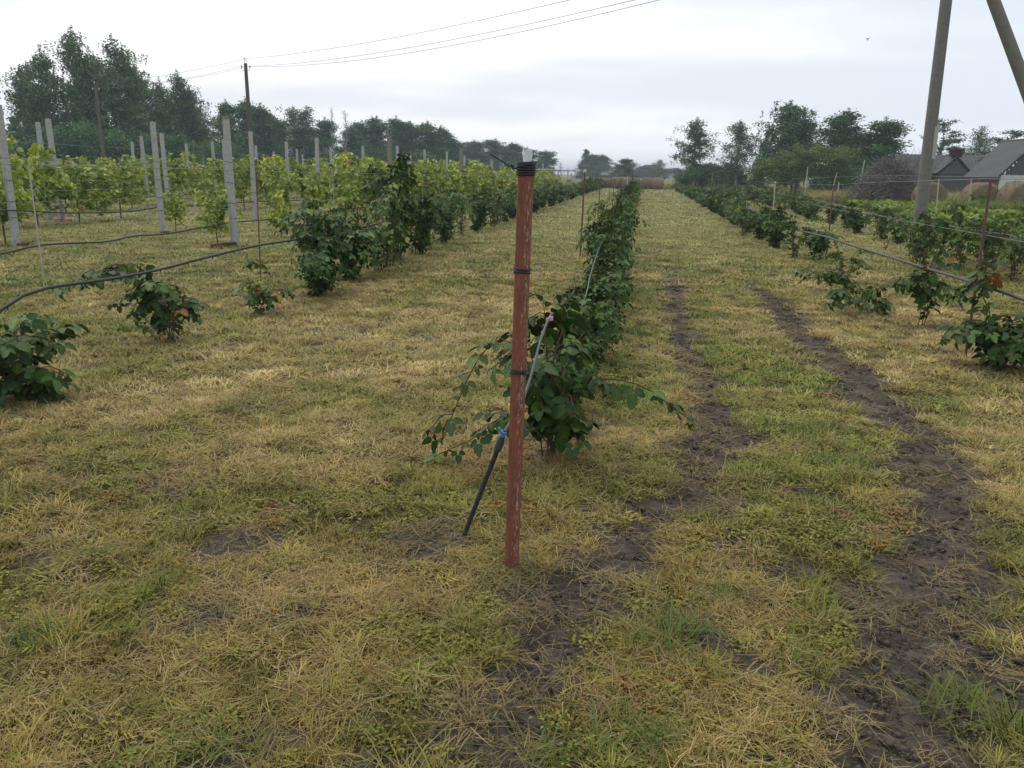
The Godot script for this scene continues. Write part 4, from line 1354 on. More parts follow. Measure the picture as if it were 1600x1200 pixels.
# ------------------------------------------------------------------ posts, rods, hoses, wires
func make_rusty_post() -> void:
	var base := Vector3(-0.445, -0.05, -2.91)
	var top := Vector3(-0.418, 1.585, -2.91)
	var o := thing("pipe_post", "rusty brick red steel pipe post standing in the foreground", "post", Vector3.ZERO)
	var b := MB.new()
	var sides := 32
	var rows := 24
	for k in rows + 1:
		var t := float(k) / rows
		for j in sides + 1:
			var a := TAU * j / sides
			var nn := Vector3(-cos(a), 0, sin(a))
			b.vert(base.lerp(top, t) + nn * 0.0285, nn, Color.WHITE, Vector2(float(j) / sides, 1.0 - t))
	for k in rows:
		for j in sides:
			var a := k * (sides + 1) + j
			b.tri(a, a + 1, a + sides + 2)
			b.tri(a, a + sides + 2, a + sides + 1)
	put("pipe", b, M.rust, o)
	# black rubber wound round the top, with a flared lip
	b = MB.new()
	var ring := PackedVector3Array()
	var lean := (top - base).normalized()
	for w in 5:
		ring = PackedVector3Array()
		for j in 25:
			var a := TAU * j / 24.0
			ring.append(top - lean * (0.040 - 0.0085 * w) + Vector3(cos(a), sin(a * 2.0 + w) * 0.03, sin(a)) * (0.0306 + 0.0007 * sin(w * 7.0)))
		b.tube(ring, 0.0046, 0.0046, 6, Color.WHITE)
	put("rubber_wrap", b, M.tape, o)
	b = MB.new()
	var lip := [[0.029, -0.013], [0.0395, 0.0], [0.040, 0.004], [0.026, 0.003], [0.004, 0.0]]
	for q in lip.size():
		for j in 33:
			var a := TAU * j / 32.0
			var wob := 1.0 + 0.03 * sin(a * 3.0 + 1.0)
			b.vert(top + Vector3(cos(a) * lip[q][0] * wob, lip[q][1] + 0.0025 * sin(a + 2.0), sin(a) * lip[q][0] * wob), (Vector3(cos(a), 0, sin(a)) * (1.0 if q < 2 else 0.15) + Vector3.UP * (0.2 if q < 2 else 1.0)).normalized(), Color.WHITE)
	for q in lip.size() - 1:
		for j in 32:
			var a := q * 33 + j
			b.tri(a, a + 1, a + 34)
			b.tri(a, a + 34, a + 33)
	put("rim", b, M.tape, o)
	# two windings of black wire
	for y in [1.205, 0.825]:
		b = MB.new()
		for w in 4:
			ring = PackedVector3Array()
			for j in 25:
				var a := TAU * j / 24.0
				var c := base.lerp(top, (y + 0.05) / 1.635)
				ring.append(c + Vector3(cos(a) * 0.0312, 0.0062 * (w - 1.5) + 0.005 * sin(a + w * 1.3), sin(a) * 0.0312))
			b.tube(ring, 0.0033, 0.0033, 5, Color.WHITE)
		put("wire_winding", b, M.tape, o)
	# the twisted end of the trellis wire
	b = MB.new()
	b.tube(smooth([top + Vector3(-0.026, -0.018, 0.012), top + Vector3(-0.045, -0.02, 0.02), top + Vector3(-0.047, -0.006, 0.03), top + Vector3(-0.04, -0.016, 0.034), top + Vector3(-0.062, -0.008, 0.03), top + Vector3(-0.125, 0.028, 0.03)], 24), 0.0034, 0.0024, 6, Color.WHITE, true)
	put("wire_end", b, M.tape, o)
	# ragged clear film stuck in the mouth of the pipe
	var f := thing("plastic_scrap", "ragged whitish plastic film sticking up from the top of the rusty pipe post", "plastic", top + Vector3(0.004, 0.0, 0.0))
	b = MB.new()
	var rr := noise(808, 9.0, 3)
	for k in 9:
		for j in 29:
			var a := TAU * j / 28.0
			var t := k / 8.0
			var rad := 0.0165 * (0.8 + 0.25 * t) * (1.0 + 0.38 * rr.get_noise_3d(cos(a), sin(a), t * 1.3))
			var h := t * (0.048 + 0.016 * rr.get_noise_2d(cos(a) * 2.0 + 5.0, sin(a) * 2.0))
			b.vert(Vector3(cos(a) * rad, h - 0.004, sin(a) * rad), Vector3(cos(a), 0.3, sin(a)).normalized(), Color.WHITE)
	for k in 8:
		for j in 28:
			var a := k * 29 + j
			b.tri(a, a + 1, a + 30)
			b.tri(a, a + 30, a + 29)
	put("film", b, M.film, f)
	# the riser of the drip line
	var h := thing("drip_riser", "short black plastic pipe with a coupling, leaning out of the ground beside the rusty post", "pipe", Vector3.ZERO)
	b = MB.new()
	b.tube(smooth([Vector3(-0.715, -0.06, -3.16), Vector3(-0.66, 0.10, -3.125), Vector3(-0.565, 0.36, -3.06), Vector3(-0.515, 0.50, -3.02)], 12), 0.0105, 0.0105, 10, Color.WHITE, true)
	put("pipe", b, M.hose, h)
	b = MB.new()
	b.tube(PackedVector3Array([Vector3(-0.528, 0.462, -3.03), Vector3(-0.511, 0.510, -3.017)]), 0.016, 0.016, 12, Color.WHITE, true)
	b.tube(PackedVector3Array([Vector3(-0.511, 0.510, -3.017), Vector3(-0.505, 0.525, -3.012)]), 0.013, 0.011, 12, Color.WHITE, true)
	put("coupling", b, M.grey_hose, h)
	b = MB.new()
	b.tube(PackedVector3Array([Vector3(-0.505, 0.525, -3.012), Vector3(-0.499, 0.545, -3.01)]), 0.011, 0.011, 10, Color.WHITE, true)
	b.box(Transform3D(Basis(Vector3(0, 0, 1), 0.5), Vector3(-0.513, 0.553, -3.0)), Vector3(0.008, 0.03, 0.012), Color.WHITE, 0.002)
	put("valve", b, M.blue, h)
	h = thing("drip_hose", "grey drip hose rising behind the rusty post into the middle bush row", "hose", Vector3.ZERO)
	b = MB.new()
	b.tube(smooth([Vector3(-0.499, 0.545, -3.01), Vector3(-0.47, 0.60, -3.4), Vector3(-0.47, 0.76, -4.0), Vector3(-0.46, 0.80, -4.4), Vector3(-0.47, 0.62, -5.2), Vector3(-0.45, 0.5, -6.2), Vector3(-0.45, 0.55, -7.1), Vector3(-0.5, 0.55, -8.4), Vector3(-0.55, 0.6, -11.0), Vector3(-0.55, 0.62, -14.0)], 60), 0.0068, 0.0068, 8, Color.WHITE)
	put("hose", b, M.grey_hose, h)
	b = MB.new()
	for k in 6:
		b.tube(smooth([Vector3(-0.48, 0.775 + 0.004 * k, -4.22), Vector3(-0.455, 0.79 + 0.004 * k, -4.20), Vector3(-0.447, 0.785 + 0.004 * k, -4.24)], 4), 0.003, 0.003, 4, Color.WHITE)
	put("string_tie", b, M.pink, h)

const SQUARE := [Vector2(-0.5, -0.38), Vector2(-0.38, -0.5), Vector2(0.38, -0.5), Vector2(0.5, -0.38), Vector2(0.5, 0.38), Vector2(0.38, 0.5), Vector2(-0.38, 0.5), Vector2(-0.5, 0.38)]

func make_concrete_posts() -> void:
	# x, z, height, width, tone; in each row from the near end
	var rows := {
		"nearest": [[-8.15, -15.35, 2.5, 0.16, 1], [-8.4, -26.6, 2.6, 0.16, 2], [-8.5, -37.9, 2.6, 0.17, 2], [-8.8, -50.3, 2.6, 0.17, 2], [-9.16, -74.4, 2.4, 0.17, 0]],
		"second": [[-11.9, -13.9, 2.6, 0.16, 0], [-11.25, -17.75, 2.53, 0.15, 0], [-11.5, -23.0, 2.58, 0.15, 0], [-10.95, -26.6, 2.56, 0.15, 0], [-10.8, -35.3, 2.6, 0.15, 0], [-11.1, -41.0, 2.6, 0.15, 0], [-10.8, -44.3, 2.6, 0.15, 0], [-11.9, -53.9, 2.6, 0.15, 0], [-11.6, -62.0, 2.5, 0.15, 0], [-14.0, -69.1, 2.6, 0.15, 0], [-12.7, -73.9, 2.4, 0.15, 0], [-14.4, -77.5, 2.6, 0.15, 0]],
		"third": [[-16.3, -20.85, 2.76, 0.18, 0], [-17.1, -21.4, 2.7, 0.16, 0], [-14.6, -27.2, 2.5, 0.15, 0], [-15.6, -25.1, 2.58, 0.15, 0], [-15.0, -33.2, 2.64, 0.15, 0], [-15.2, -38.7, 2.6, 0.15, 0], [-12.6, -36.0, 2.6, 0.15, 0], [-15.2, -47.8, 2.6, 0.15, 0], [-16.4, -56.7, 2.6, 0.15, 0], [-15.7, -83.0, 2.14, 0.15, 0]],
		"fourth": [[-18.2, -28.0, 2.6, 0.15, 0], [-18.0, -32.6, 2.6, 0.15, 0], [-18.7, -37.9, 2.6, 0.15, 0], [-19.0, -43.3, 2.6, 0.15, 0], [-17.7, -66.5, 2.6, 0.15, 0], [-18.7, -76.1, 2.6, 0.15, 0], [-19.1, -83.8, 2.6, 0.15, 0], [-18.5, -77.8, 2.22, 0.15, 0]],
		"fifth": [[-23.2, -34.8, 2.6, 0.15, 0], [-21.6, -36.7, 2.6, 0.15, 0], [-23.8, -50.7, 2.6, 0.15, 0], [-25.5, -59.3, 2.6, 0.15, 0], [-22.5, -62.7, 2.6, 0.15, 0], [-23.9, -65.8, 2.34, 0.15, 0], [-22.0, -66.5, 2.43, 0.15, 0], [-24.0, -71.1, 2.32, 0.15, 0]]}
	var far := [[-10.8, -84.3, 2.04, 0.14, 0], [-13.6, -83.9, 2.18, 0.14, 0], [-7.75, -74.6, 1.9, 0.14, 0], [-7.35, -79.7, 2.0, 0.13, 0], [-6.15, -69.7, 1.6, 0.12, 0], [-6.85, -81.7, 2.02, 0.13, 0], [-16.1, -80.4, 2.29, 0.14, 0], [-18.2, -77.9, 2.28, 0.14, 0]]
	rows["last"] = far
	var r := RandomNumberGenerator.new()
	r.seed = 909
	for row in rows:
		for k in rows[row].size():
			var p: Array = rows[row][k]
			var kind: String = ["pale grey concrete vineyard post", "lichen topped concrete post", "brownish weathered concrete vineyard post"][p[4]]
			var label := "%s, %s from the near end of the %s vine row" % [kind, nth(k), row]
			if row == "last":
				label = "%s, %s from the left among the far posts before the bales" % [kind, nth(k)]
			var o := thing("concrete_post", label, "concrete post", Vector3.ZERO, "concrete posts of the %s vine row" % row)
			var b := MB.new()
			var base := Vector3(p[0], ground_y(p[0], p[1]) - 0.2, p[1])
			var top := Vector3(p[0] + r.randf_range(-0.04, 0.04), p[2], p[1] + r.randf_range(-0.05, 0.05))
			var tone := Color(1, 1, 1) * r.randf_range(0.9, 1.1)
			if p[4] == 2:
				tone = Color(0.62, 0.54, 0.44)
			tone.a = 1
			var wide: float = p[3] * 0.78
			var outline := PackedVector2Array()
			var ang := 0.42 + r.randf_range(-0.12, 0.12)
			for e in SQUARE:
				outline.append(e.rotated(ang))
			b.prism(outline, base, top, wide, wide * 0.86, tone)
			put("shaft", b, M.concrete, o)
			if p[4] == 1:
				b = MB.new()
				b.prism(outline, top - Vector3(0, 0.04, 0), top + Vector3(0, 0.006, 0), wide * 0.9, wide * 0.9, Color(0.75, 0.62, 0.38))
				put("lichen_cap", b, M.concrete, o)
			if -p[1] < 29.0:
				for y in [0.55, 0.85, 1.25, 1.65]:
					b = MB.new()
					var c := base.lerp(top, (y + 0.2) / (p[2] + 0.2))
					var ring := PackedVector3Array()
					for e in 9:
						var at: Vector2 = outline[e % 8] * (wide * (1.0 - 0.05 * y) + 0.008)
						ring.append(c + Vector3(at.x, 0.006 * sin(e * 1.3), at.y))
					b.tube(ring, 0.0045, 0.0045, 4, Color.WHITE)
					put("wire_loop", b, M.tape, o)
	# bricks wedged against the feet of the posts
	for q in [[-11.72, -13.85, 0.9, "brown block wedged against the foot of the leftmost concrete post", 0.6], [-16.2, -20.6, 0.2, "whitish brick lying flat at the foot of the doubled concrete posts", 2.0], [-15.98, -20.7, 1.2, "broken whitish brick standing right of the doubled concrete posts", 1.8], [-8.30, -15.2, 0.3, "red brick lying at the foot of the lichen topped concrete post", 0.6], [-8.12, -15.18, 1.3, "dark red brick leaning on the foot of the lichen topped concrete post", 0.35], [-8.35, -14.95, 0.1, "loose red brick in the grass before the lichen topped concrete post", 0.95], [-14.9, -33.0, 0.5, "orange brick at the foot of a post deep in the third vine row", 1.3], [-11.1, -17.6, 0.4, "dark stump of brick right of the second post of the second vine row", 0.45], [-18.6, -37.6, 0.4, "small orange brick at the foot of a post in the fourth vine row", 1.2]]:
		var b := MB.new()
		var t: Color = Color(1, 1, 1) * q[4]
		t.a = 1
		b.box(Transform3D(Basis.from_euler(Vector3(0.1, q[2], 0.08)), Vector3.ZERO), Vector3(0.19, 0.09, 0.10), t * 0.55, 0.014)
		var o := put("brick", b, M.brick)
		o.position = Vector3(q[0], ground_y(q[0], q[1]) + 0.035, q[1])
		tag(o, q[3], "brick", "bricks at the post feet")

func make_rods() -> void:
	# label, foot x, z, height, radius, material, lean x
	var rods := [
		["thin pale rod standing before the vines at the far left", -8.17, -9.95, 1.52, 0.010, "pale", 0.0],
		["thin dark rod beside the small red leaved bush of the left row", -5.28, -10.61, 1.54, 0.009, "rod", 0.03],
		["thin pale rod among the vines left of the tall bush clump", -9.51, -24.3, 1.57, 0.014, "pale", 0.0],
		["pale straight rod in front of the tall bush clump of the left row", -4.55, -14.6, 1.5, 0.013, "pale", 0.02],
		["rusty rod with a pale cap, first in the middle bush row", -1.14, -15.4, 1.6, 0.016, "rod", 0.03],
		["rusty rod, second in the middle bush row", -1.55, -28.5, 1.44, 0.018, "rod", 0.05],
		["dark rod, third in the middle bush row", -1.42, -38.0, 1.36, 0.018, "rod", 0.05],
		["dark rod, fourth in the middle bush row", -1.27, -46.0, 1.4, 0.02, "rod", 0.04],
		["pale rod, fifth in the middle bush row", -1.14, -54.0, 1.47, 0.024, "pale", 0.02],
		["thick dark stake, last visible in the middle bush row", -0.96, -66.0, 1.6, 0.05, "rod", 0.0],
		["dark red rod tied with pink string, nearest of the right row", 2.95, -7.62, 1.57, 0.0125, "rod", -0.03],
		["rust brown rod, second in the right bush row", 3.61, -16.64, 1.43, 0.013, "rod", -0.02],
		["pale rod with a white cap, third in the right bush row", 4.7, -31.0, 1.38, 0.022, "pale", -0.04],
		["short dark stake in the right bush row", 5.0, -42.0, 0.95, 0.03, "rod", 0.0],
		["dark stake far along the right bush row", 3.95, -64.0, 1.1, 0.05, "rod", 0.0],
		["black stake at the far end of the right bush row", 4.6, -80.0, 1.15, 0.06, "rod", 0.0],
		["pale rod left of the leaning power pole, in the far right row", 7.27, -28.3, 1.7, 0.018, "rod", -0.06],
		["pale rod right of the leaning power pole", 10.3, -31.1, 1.58, 0.022, "pale", -0.08],
		["pale rod before the hay bales at the right", 15.4, -42.2, 1.66, 0.026, "pale", -0.1],
		["tall pale pole leaning beside the brushwood heap", 13.6, -56.0, 2.75, 0.035, "pale", 0.2],
		["thin pale pole standing under the round fruit trees", 12.4, -67.0, 2.4, 0.035, "pale", 0.0],
		["pale leaning pole, second under the round fruit trees", 14.3, -67.0, 2.0, 0.03, "pale", 0.3],
		["pale stake right of the fruit trees", 14.6, -66.0, 1.3, 0.045, "pale", 0.0]]
	for q in rods:
		var o := thing("stake", q[0], "stake", Vector3(q[1], ground_y(q[1], q[2]), q[2]), "thin stakes along the rows")
		var b := MB.new()
		b.tube(PackedVector3Array([Vector3(0, -0.1, 0), Vector3(q[6] * 0.5 + 0.004, q[3] * 0.5, 0.003), Vector3(q[6], q[3], 0)]), q[4], q[4] * 0.95, 8, Color.WHITE, true)
		put("rod", b, M[q[5]], o)
		if "cap" in q[0]:
			b = MB.new()
			b.tube(PackedVector3Array([Vector3(q[6], q[3] - 0.02, 0), Vector3(q[6], q[3] + 0.03, 0)]), q[4] * 1.7, q[4] * 1.6, 8, Color.WHITE, true)
			put("cap", b, M.ceramic, o)
	# far fence posts in front of the trees right of the middle
	var fence := [[5.6, -108.0, 1.64], [7.1, -104.0, 1.85], [8.0, -108.0, 1.1], [8.3, -106.0, 1.92], [10.3, -108.0, 1.42], [11.7, -107.0, 1.68], [11.9, -104.0, 1.38], [12.6, -107.0, 1.95], [16.0, -106.0, 1.3], [18.0, -104.0, 2.0], [19.6, -103.0, 2.2]]
	for k in fence.size():
		var p: Array = fence[k]
		var b := MB.new()
		b.tube(PackedVector3Array([Vector3(p[0], -0.2, p[1]), Vector3(p[0], p[2], p[1])]), 0.075, 0.07, 8, Color.WHITE, true)
		tag(put("fence_post", b, M.pale), "pale far fence post before the trees, %s from the left" % nth(k), "fence post", "far fence posts right of the middle")

func hose(called: String, label: String, ctrl: Array, radius: float, mt: Material, steps: int, drip := true) -> Node3D:
	var o := thing(called, label, "hose", Vector3.ZERO)
	var p := smooth(ctrl, steps)
	var b := MB.new()
	b.tube(p, radius, radius, 8, Color.WHITE)
	put("pipe", b, mt, o)
	if drip:
		b = MB.new()
		var L := path_length(p)
		var k := 0.3
		while k < L and k < 14.0:
			var s := along(p, k / L)
			b.tube(PackedVector3Array([s[0], s[0] - Vector3(0, radius + 0.016, 0)]), 0.006, 0.004, 5, Color.WHITE, true)
			k += 0.45
		put("drippers", b, M.hose, o)
	return o

func wire(label: String, ctrl: Array, radius: float, steps: int, called := "trellis_wire", mt: Material = null) -> void:
	var b := MB.new()
	b.tube(smooth(ctrl, steps), radius, radius, 5, Color.WHITE)
	tag(put(called, b, mt if mt else M.wire), label, "wire")

func sagged(a: Vector3, b: Vector3, sag: float) -> Array:
	var out := []
	for k in 13:
		var t := k / 12.0
		out.append(a.lerp(b, t) - Vector3(0, sag * 4.0 * t * (1.0 - t), 0))
	return out

func make_hoses_and_wires() -> void:
	hose("irrigation_hose", "thick black irrigation hose sagging along the left bush row", [Vector3(-4.2, 0.30, -3.6), Vector3(-4.2, 0.49, -4.45), Vector3(-4.2, 0.60, -4.68), Vector3(-4.2, 0.675, -4.93), Vector3(-4.2, 0.69, -5.21), Vector3(-4.2, 0.67, -5.75), Vector3(-4.2, 0.665, -6.49), Vector3(-4.2, 0.69, -7.18), Vector3(-4.2, 0.72, -8.38), Vector3(-4.2, 0.71, -9.2), Vector3(-4.2, 0.70, -11.0), Vector3(-4.3, 0.72, -16.0), Vector3(-4.4, 0.70, -24.0)], 0.0125, M.hose, 90)
	hose("irrigation_hose", "black irrigation hose of the nearest vine row, tied low to the lichen topped post", [Vector3(-8.3, 0.33, -8.0), Vector3(-8.3, 0.40, -9.39), Vector3(-8.3, 0.455, -10.1), Vector3(-8.3, 0.43, -10.8), Vector3(-8.3, 0.39, -11.6), Vector3(-8.3, 0.43, -12.3), Vector3(-8.3, 0.40, -13.23), Vector3(-8.28, 0.45, -14.75), Vector3(-8.26, 0.47, -15.75), Vector3(-8.3, 0.42, -18.6), Vector3(-8.4, 0.46, -22.0), Vector3(-8.4, 0.42, -30.0)], 0.0135, M.hose, 70)
	hose("irrigation_hose", "black irrigation hose of the second vine row, crossing the leftmost post", [Vector3(-11.7, 0.70, -12.0), Vector3(-11.8, 0.70, -13.7), Vector3(-11.7, 0.59, -15.2), Vector3(-11.5, 0.55, -16.9), Vector3(-11.4, 0.62, -18.3), Vector3(-11.5, 0.57, -20.4), Vector3(-11.5, 0.58, -22.9), Vector3(-11.3, 0.54, -26.0), Vector3(-11.0, 0.56, -34.0)], 0.014, M.hose, 60)
	hose("irrigation_hose", "black irrigation hose of the third vine row, far left behind the posts", [Vector3(-15.8, 0.66, -17.0), Vector3(-15.6, 0.64, -21.3), Vector3(-15.5, 0.60, -23.2), Vector3(-15.5, 0.64, -25.0), Vector3(-15.4, 0.62, -28.0), Vector3(-15.1, 0.62, -34.0)], 0.014, M.hose, 50)
	var h := hose("irrigation_hose", "grey sagging irrigation hose of the right bush row, tied to the dark red rod", [Vector3(3.0, 0.62, -5.2), Vector3(3.05, 0.64, -6.93), Vector3(3.02, 0.65, -7.7), Vector3(3.05, 0.64, -8.4), Vector3(3.05, 0.63, -9.25), Vector3(3.05, 0.62, -10.9), Vector3(3.05, 0.61, -12.3), Vector3(3.05, 0.605, -14.0), Vector3(3.05, 0.585, -15.2), Vector3(3.05, 0.55, -16.7), Vector3(3.05, 0.54, -18.3), Vector3(3.05, 0.59, -19.94), Vector3(3.05, 0.66, -22.0), Vector3(3.05, 0.64, -30.0)], 0.0145, M.grey_hose, 90)
	var b := MB.new()
	for k in 5:
		b.tube(smooth([Vector3(2.97, 0.62 + 0.012 * k, -7.60), Vector3(3.03, 0.66 - 0.008 * k, -7.58), Vector3(3.0, 0.58 + 0.01 * k, -7.56)], 5), 0.0045, 0.004, 4, Color.WHITE)
	put("pink_string", b, M.pink, h)
	b = MB.new()
	for k in 4:
		b.tube(smooth([Vector3(3.03, 0.615 + 0.008 * k, -9.25), Vector3(3.075, 0.625 + 0.006 * k, -9.22), Vector3(3.06, 0.64, -9.28)], 4), 0.007, 0.006, 4, Color.WHITE)
	put("red_string", b, M.red, h)
	hose("irrigation_hose", "grey irrigation hose of the far right bush row", [Vector3(6.1, 0.68, -11.0), Vector3(6.1, 0.68, -14.5), Vector3(6.1, 0.66, -16.7), Vector3(6.1, 0.65, -20.6), Vector3(6.1, 0.63, -23.1), Vector3(6.1, 0.59, -27.2), Vector3(6.2, 0.64, -34.0)], 0.015, M.grey_hose, 60)
	# trellis wires
	wire("thin top wire strung from the rusty post along the middle bush row", [Vector3(-0.42, 1.56, -2.91), Vector3(-0.5, 1.57, -6.3), Vector3(-0.8, 1.56, -11.0), Vector3(-1.11, 1.585, -15.4), Vector3(-1.3, 1.47, -22.0), Vector3(-1.5, 1.42, -28.5), Vector3(-1.37, 1.34, -38.0), Vector3(-1.23, 1.38, -46.0), Vector3(-1.12, 1.45, -54.0), Vector3(-0.96, 1.58, -66.0)], 0.0035, 50)
	wire("thin top wire of the left bush row", [Vector3(-4.2, 1.56, -3.2), Vector3(-4.2, 1.54, -6.0), Vector3(-4.3, 1.51, -9.9), Vector3(-4.55, 1.49, -14.6), Vector3(-4.5, 1.46, -30.0), Vector3(-4.7, 1.5, -60.0)], 0.003, 40)
	wire("thin top wire of the right bush row", [Vector3(2.9, 1.57, -4.6), Vector3(2.92, 1.57, -7.62), Vector3(3.1, 1.54, -10.0), Vector3(3.3, 1.49, -13.5), Vector3(3.59, 1.43, -16.64), Vector3(4.1, 1.40, -23.0), Vector3(4.66, 1.38, -31.0), Vector3(4.6, 1.3, -48.0)], 0.003, 40)
	wire("thin lower wire of the right bush row", [Vector3(2.9, 1.1, -4.6), Vector3(2.94, 1.1, -7.62), Vector3(3.3, 1.05, -12.0), Vector3(3.6, 1.08, -16.64), Vector3(4.7, 1.0, -31.0)], 0.0022, 24)
	wire("thin top wire of the far right bush row", [Vector3(6.4, 1.62, -10.0), Vector3(6.9, 1.64, -20.0), Vector3(7.2, 1.66, -28.3), Vector3(7.4, 1.5, -44.0)], 0.004, 24)
	wire("thin wire strung past the leaning power pole to the pale rods", [Vector3(7.2, 1.60, -28.3), Vector3(10.22, 1.56, -31.1), Vector3(15.3, 1.62, -42.2)], 0.005, 20)
	for row in [[-8.3, -7.0, -50.0, "nearest", [0.78, 1.2]], [-11.5, -11.0, -54.0, "second", [0.86, 1.25, 1.65, 1.95]], [-15.6, -16.0, -57.0, "third", [0.85, 1.25, 1.65]], [-18.4, -20.0, -76.0, "fourth", [0.85, 1.5]]]:
		for k in row[4].size():
			var y: float = row[4][k]
			wire("thin trellis wire of the %s vine row, %s from the ground" % [row[3], nth(k)], [Vector3(row[0], y, row[1]), Vector3(row[0] + 0.06, y - 0.03, lerpf(row[1], row[2], 0.3)), Vector3(row[0], y + 0.01, lerpf(row[1], row[2], 0.6)), Vector3(row[0], y, row[2])], 0.0032, 30)

func insulator(o: Node3D, at: Vector3, side: float) -> void:
	var b := MB.new()
	b.tube(smooth([at + Vector3(0, -0.16, 0), at + Vector3(side * 0.16, -0.18, 0), at + Vector3(side * 0.17, -0.02, 0)], 8), 0.012, 0.012, 6, Color.WHITE)
	put("hook", b, M.tape, o)
	b = MB.new()
	b.tube(PackedVector3Array([at + Vector3(side * 0.17, -0.03, 0), at + Vector3(side * 0.17, 0.04, 0), at + Vector3(side * 0.17, 0.11, 0)]), 0.05, 0.035, 8, Color.WHITE, true)
	put("insulator", b, M.ceramic, o)

func make_poles() -> void:
	# the timber pole behind the vineyard, the farther one before the birches
	for q in [[-24.6, -49.2, 7.75, 0.125, "slim dark timber power pole rising behind the vineyard"], [-43.4, -61.2, 7.6, 0.13, "weathered power pole standing in front of the left birch grove"]]:
		var o := thing("power_pole", q[4], "power pole", Vector3(q[0], 0, q[1]), "power poles of the line")
		var b := MB.new()
		b.tube(PackedVector3Array([Vector3(0, -0.3, 0), Vector3(0.02, q[2] * 0.5, 0), Vector3(0, q[2], 0)]), q[3] * 1.25, q[3] * 0.8, 12, Color(0.55, 0.52, 0.52), true)
		put("shaft", b, M.pole, o)
		insulator(o, Vector3(-0.1, q[2] - 0.22, 0), -1.0)
		insulator(o, Vector3(0.1, q[2] - 0.22, 0), 1.0)
		b = MB.new()
		for s in [-0.05, 0.05]:
			b.tube(PackedVector3Array([Vector3(s, q[2] - 0.1, 0), Vector3(s, q[2] + 0.28, 0)]), 0.014, 0.014, 6, Color.WHITE, true)
		put("pin", b, M.tape, o)
		b = MB.new()
		b.tube(PackedVector3Array([Vector3(-0.05, q[2] + 0.24, 0), Vector3(-0.05, q[2] + 0.34, 0)]), 0.05, 0.035, 8, Color.WHITE, true)
		put("insulator", b, M.ceramic, o)
	# the strutted pole at the right
	var o := thing("power_pole", "big grey concrete power pole leaning at the right, propped by a diagonal strut", "power pole", Vector3(5.71, 0, -18.12), "power poles of the line")
	var b := MB.new()
	b.tube(PackedVector3Array([Vector3(0.02, -0.4, 0), Vector3(-0.05, 2.4, 0), Vector3(-0.10, 5.0, -0.03), Vector3(-0.14, 7.25, -0.05)]), 0.128, 0.098, 16, Color(1, 1, 1), true)
	put("shaft", b, M.pole, o)
	b = MB.new()
	b.tube(PackedVector3Array([Vector3(2.98, -0.3, 1.05), Vector3(1.47, 3.14, 0.52), Vector3(0.67, 4.9, 0.22), Vector3(-0.12, 6.75, -0.04)]), 0.125, 0.10, 16, Color(0.95, 0.92, 0.86), true)
	put("strut", b, M.pole, o)
	b = MB.new()
	b.box(Transform3D(Basis(Vector3.BACK, 0.03), Vector3(0.035, 2.28, 0.112)), Vector3(0.075, 0.62, 0.02), Color(1.25, 1.2, 1.1), 0.004)
	put("board", b, M.pale, o)
	insulator(o, Vector3(-0.25, 7.0, 0), -1.0)
	insulator(o, Vector3(0.0, 7.0, 0), 1.0)
	# the line
	var a := Vector3(-24.6, 8.02, -49.2)
	var c := Vector3(5.6, 6.70, -18.15)
	wire("upper power wire running from the dark timber pole to the strutted pole", sagged(a, c, 0.47), 0.0075, 48, "power_wire", M.power)
	wire("lower power wire on the right hooks, between the dark timber pole and the strutted pole", sagged(Vector3(-24.35, 7.58, -49.2), Vector3(5.72, 6.36, -18.1), 0.74), 0.0075, 48, "power_wire", M.power)
	wire("lower power wire on the left hooks, between the dark timber pole and the strutted pole", sagged(Vector3(-24.85, 7.58, -49.2), Vector3(5.5, 6.40, -18.25), 0.60), 0.0075, 48, "power_wire", M.power)
	for k in 3:
		var s: float = [0.0, -0.27, 0.27][k]
		var y0: float = [8.02, 7.58, 7.58][k]
		wire(["upper", "left lower", "right lower"][k] + " power wire between the dark timber pole and the pole before the birches", sagged(Vector3(-24.6 + s, y0, -49.2), Vector3(-43.4 + s, y0 - 0.14, -61.2), 0.25), 0.008, 24, "power_wire", M.power)

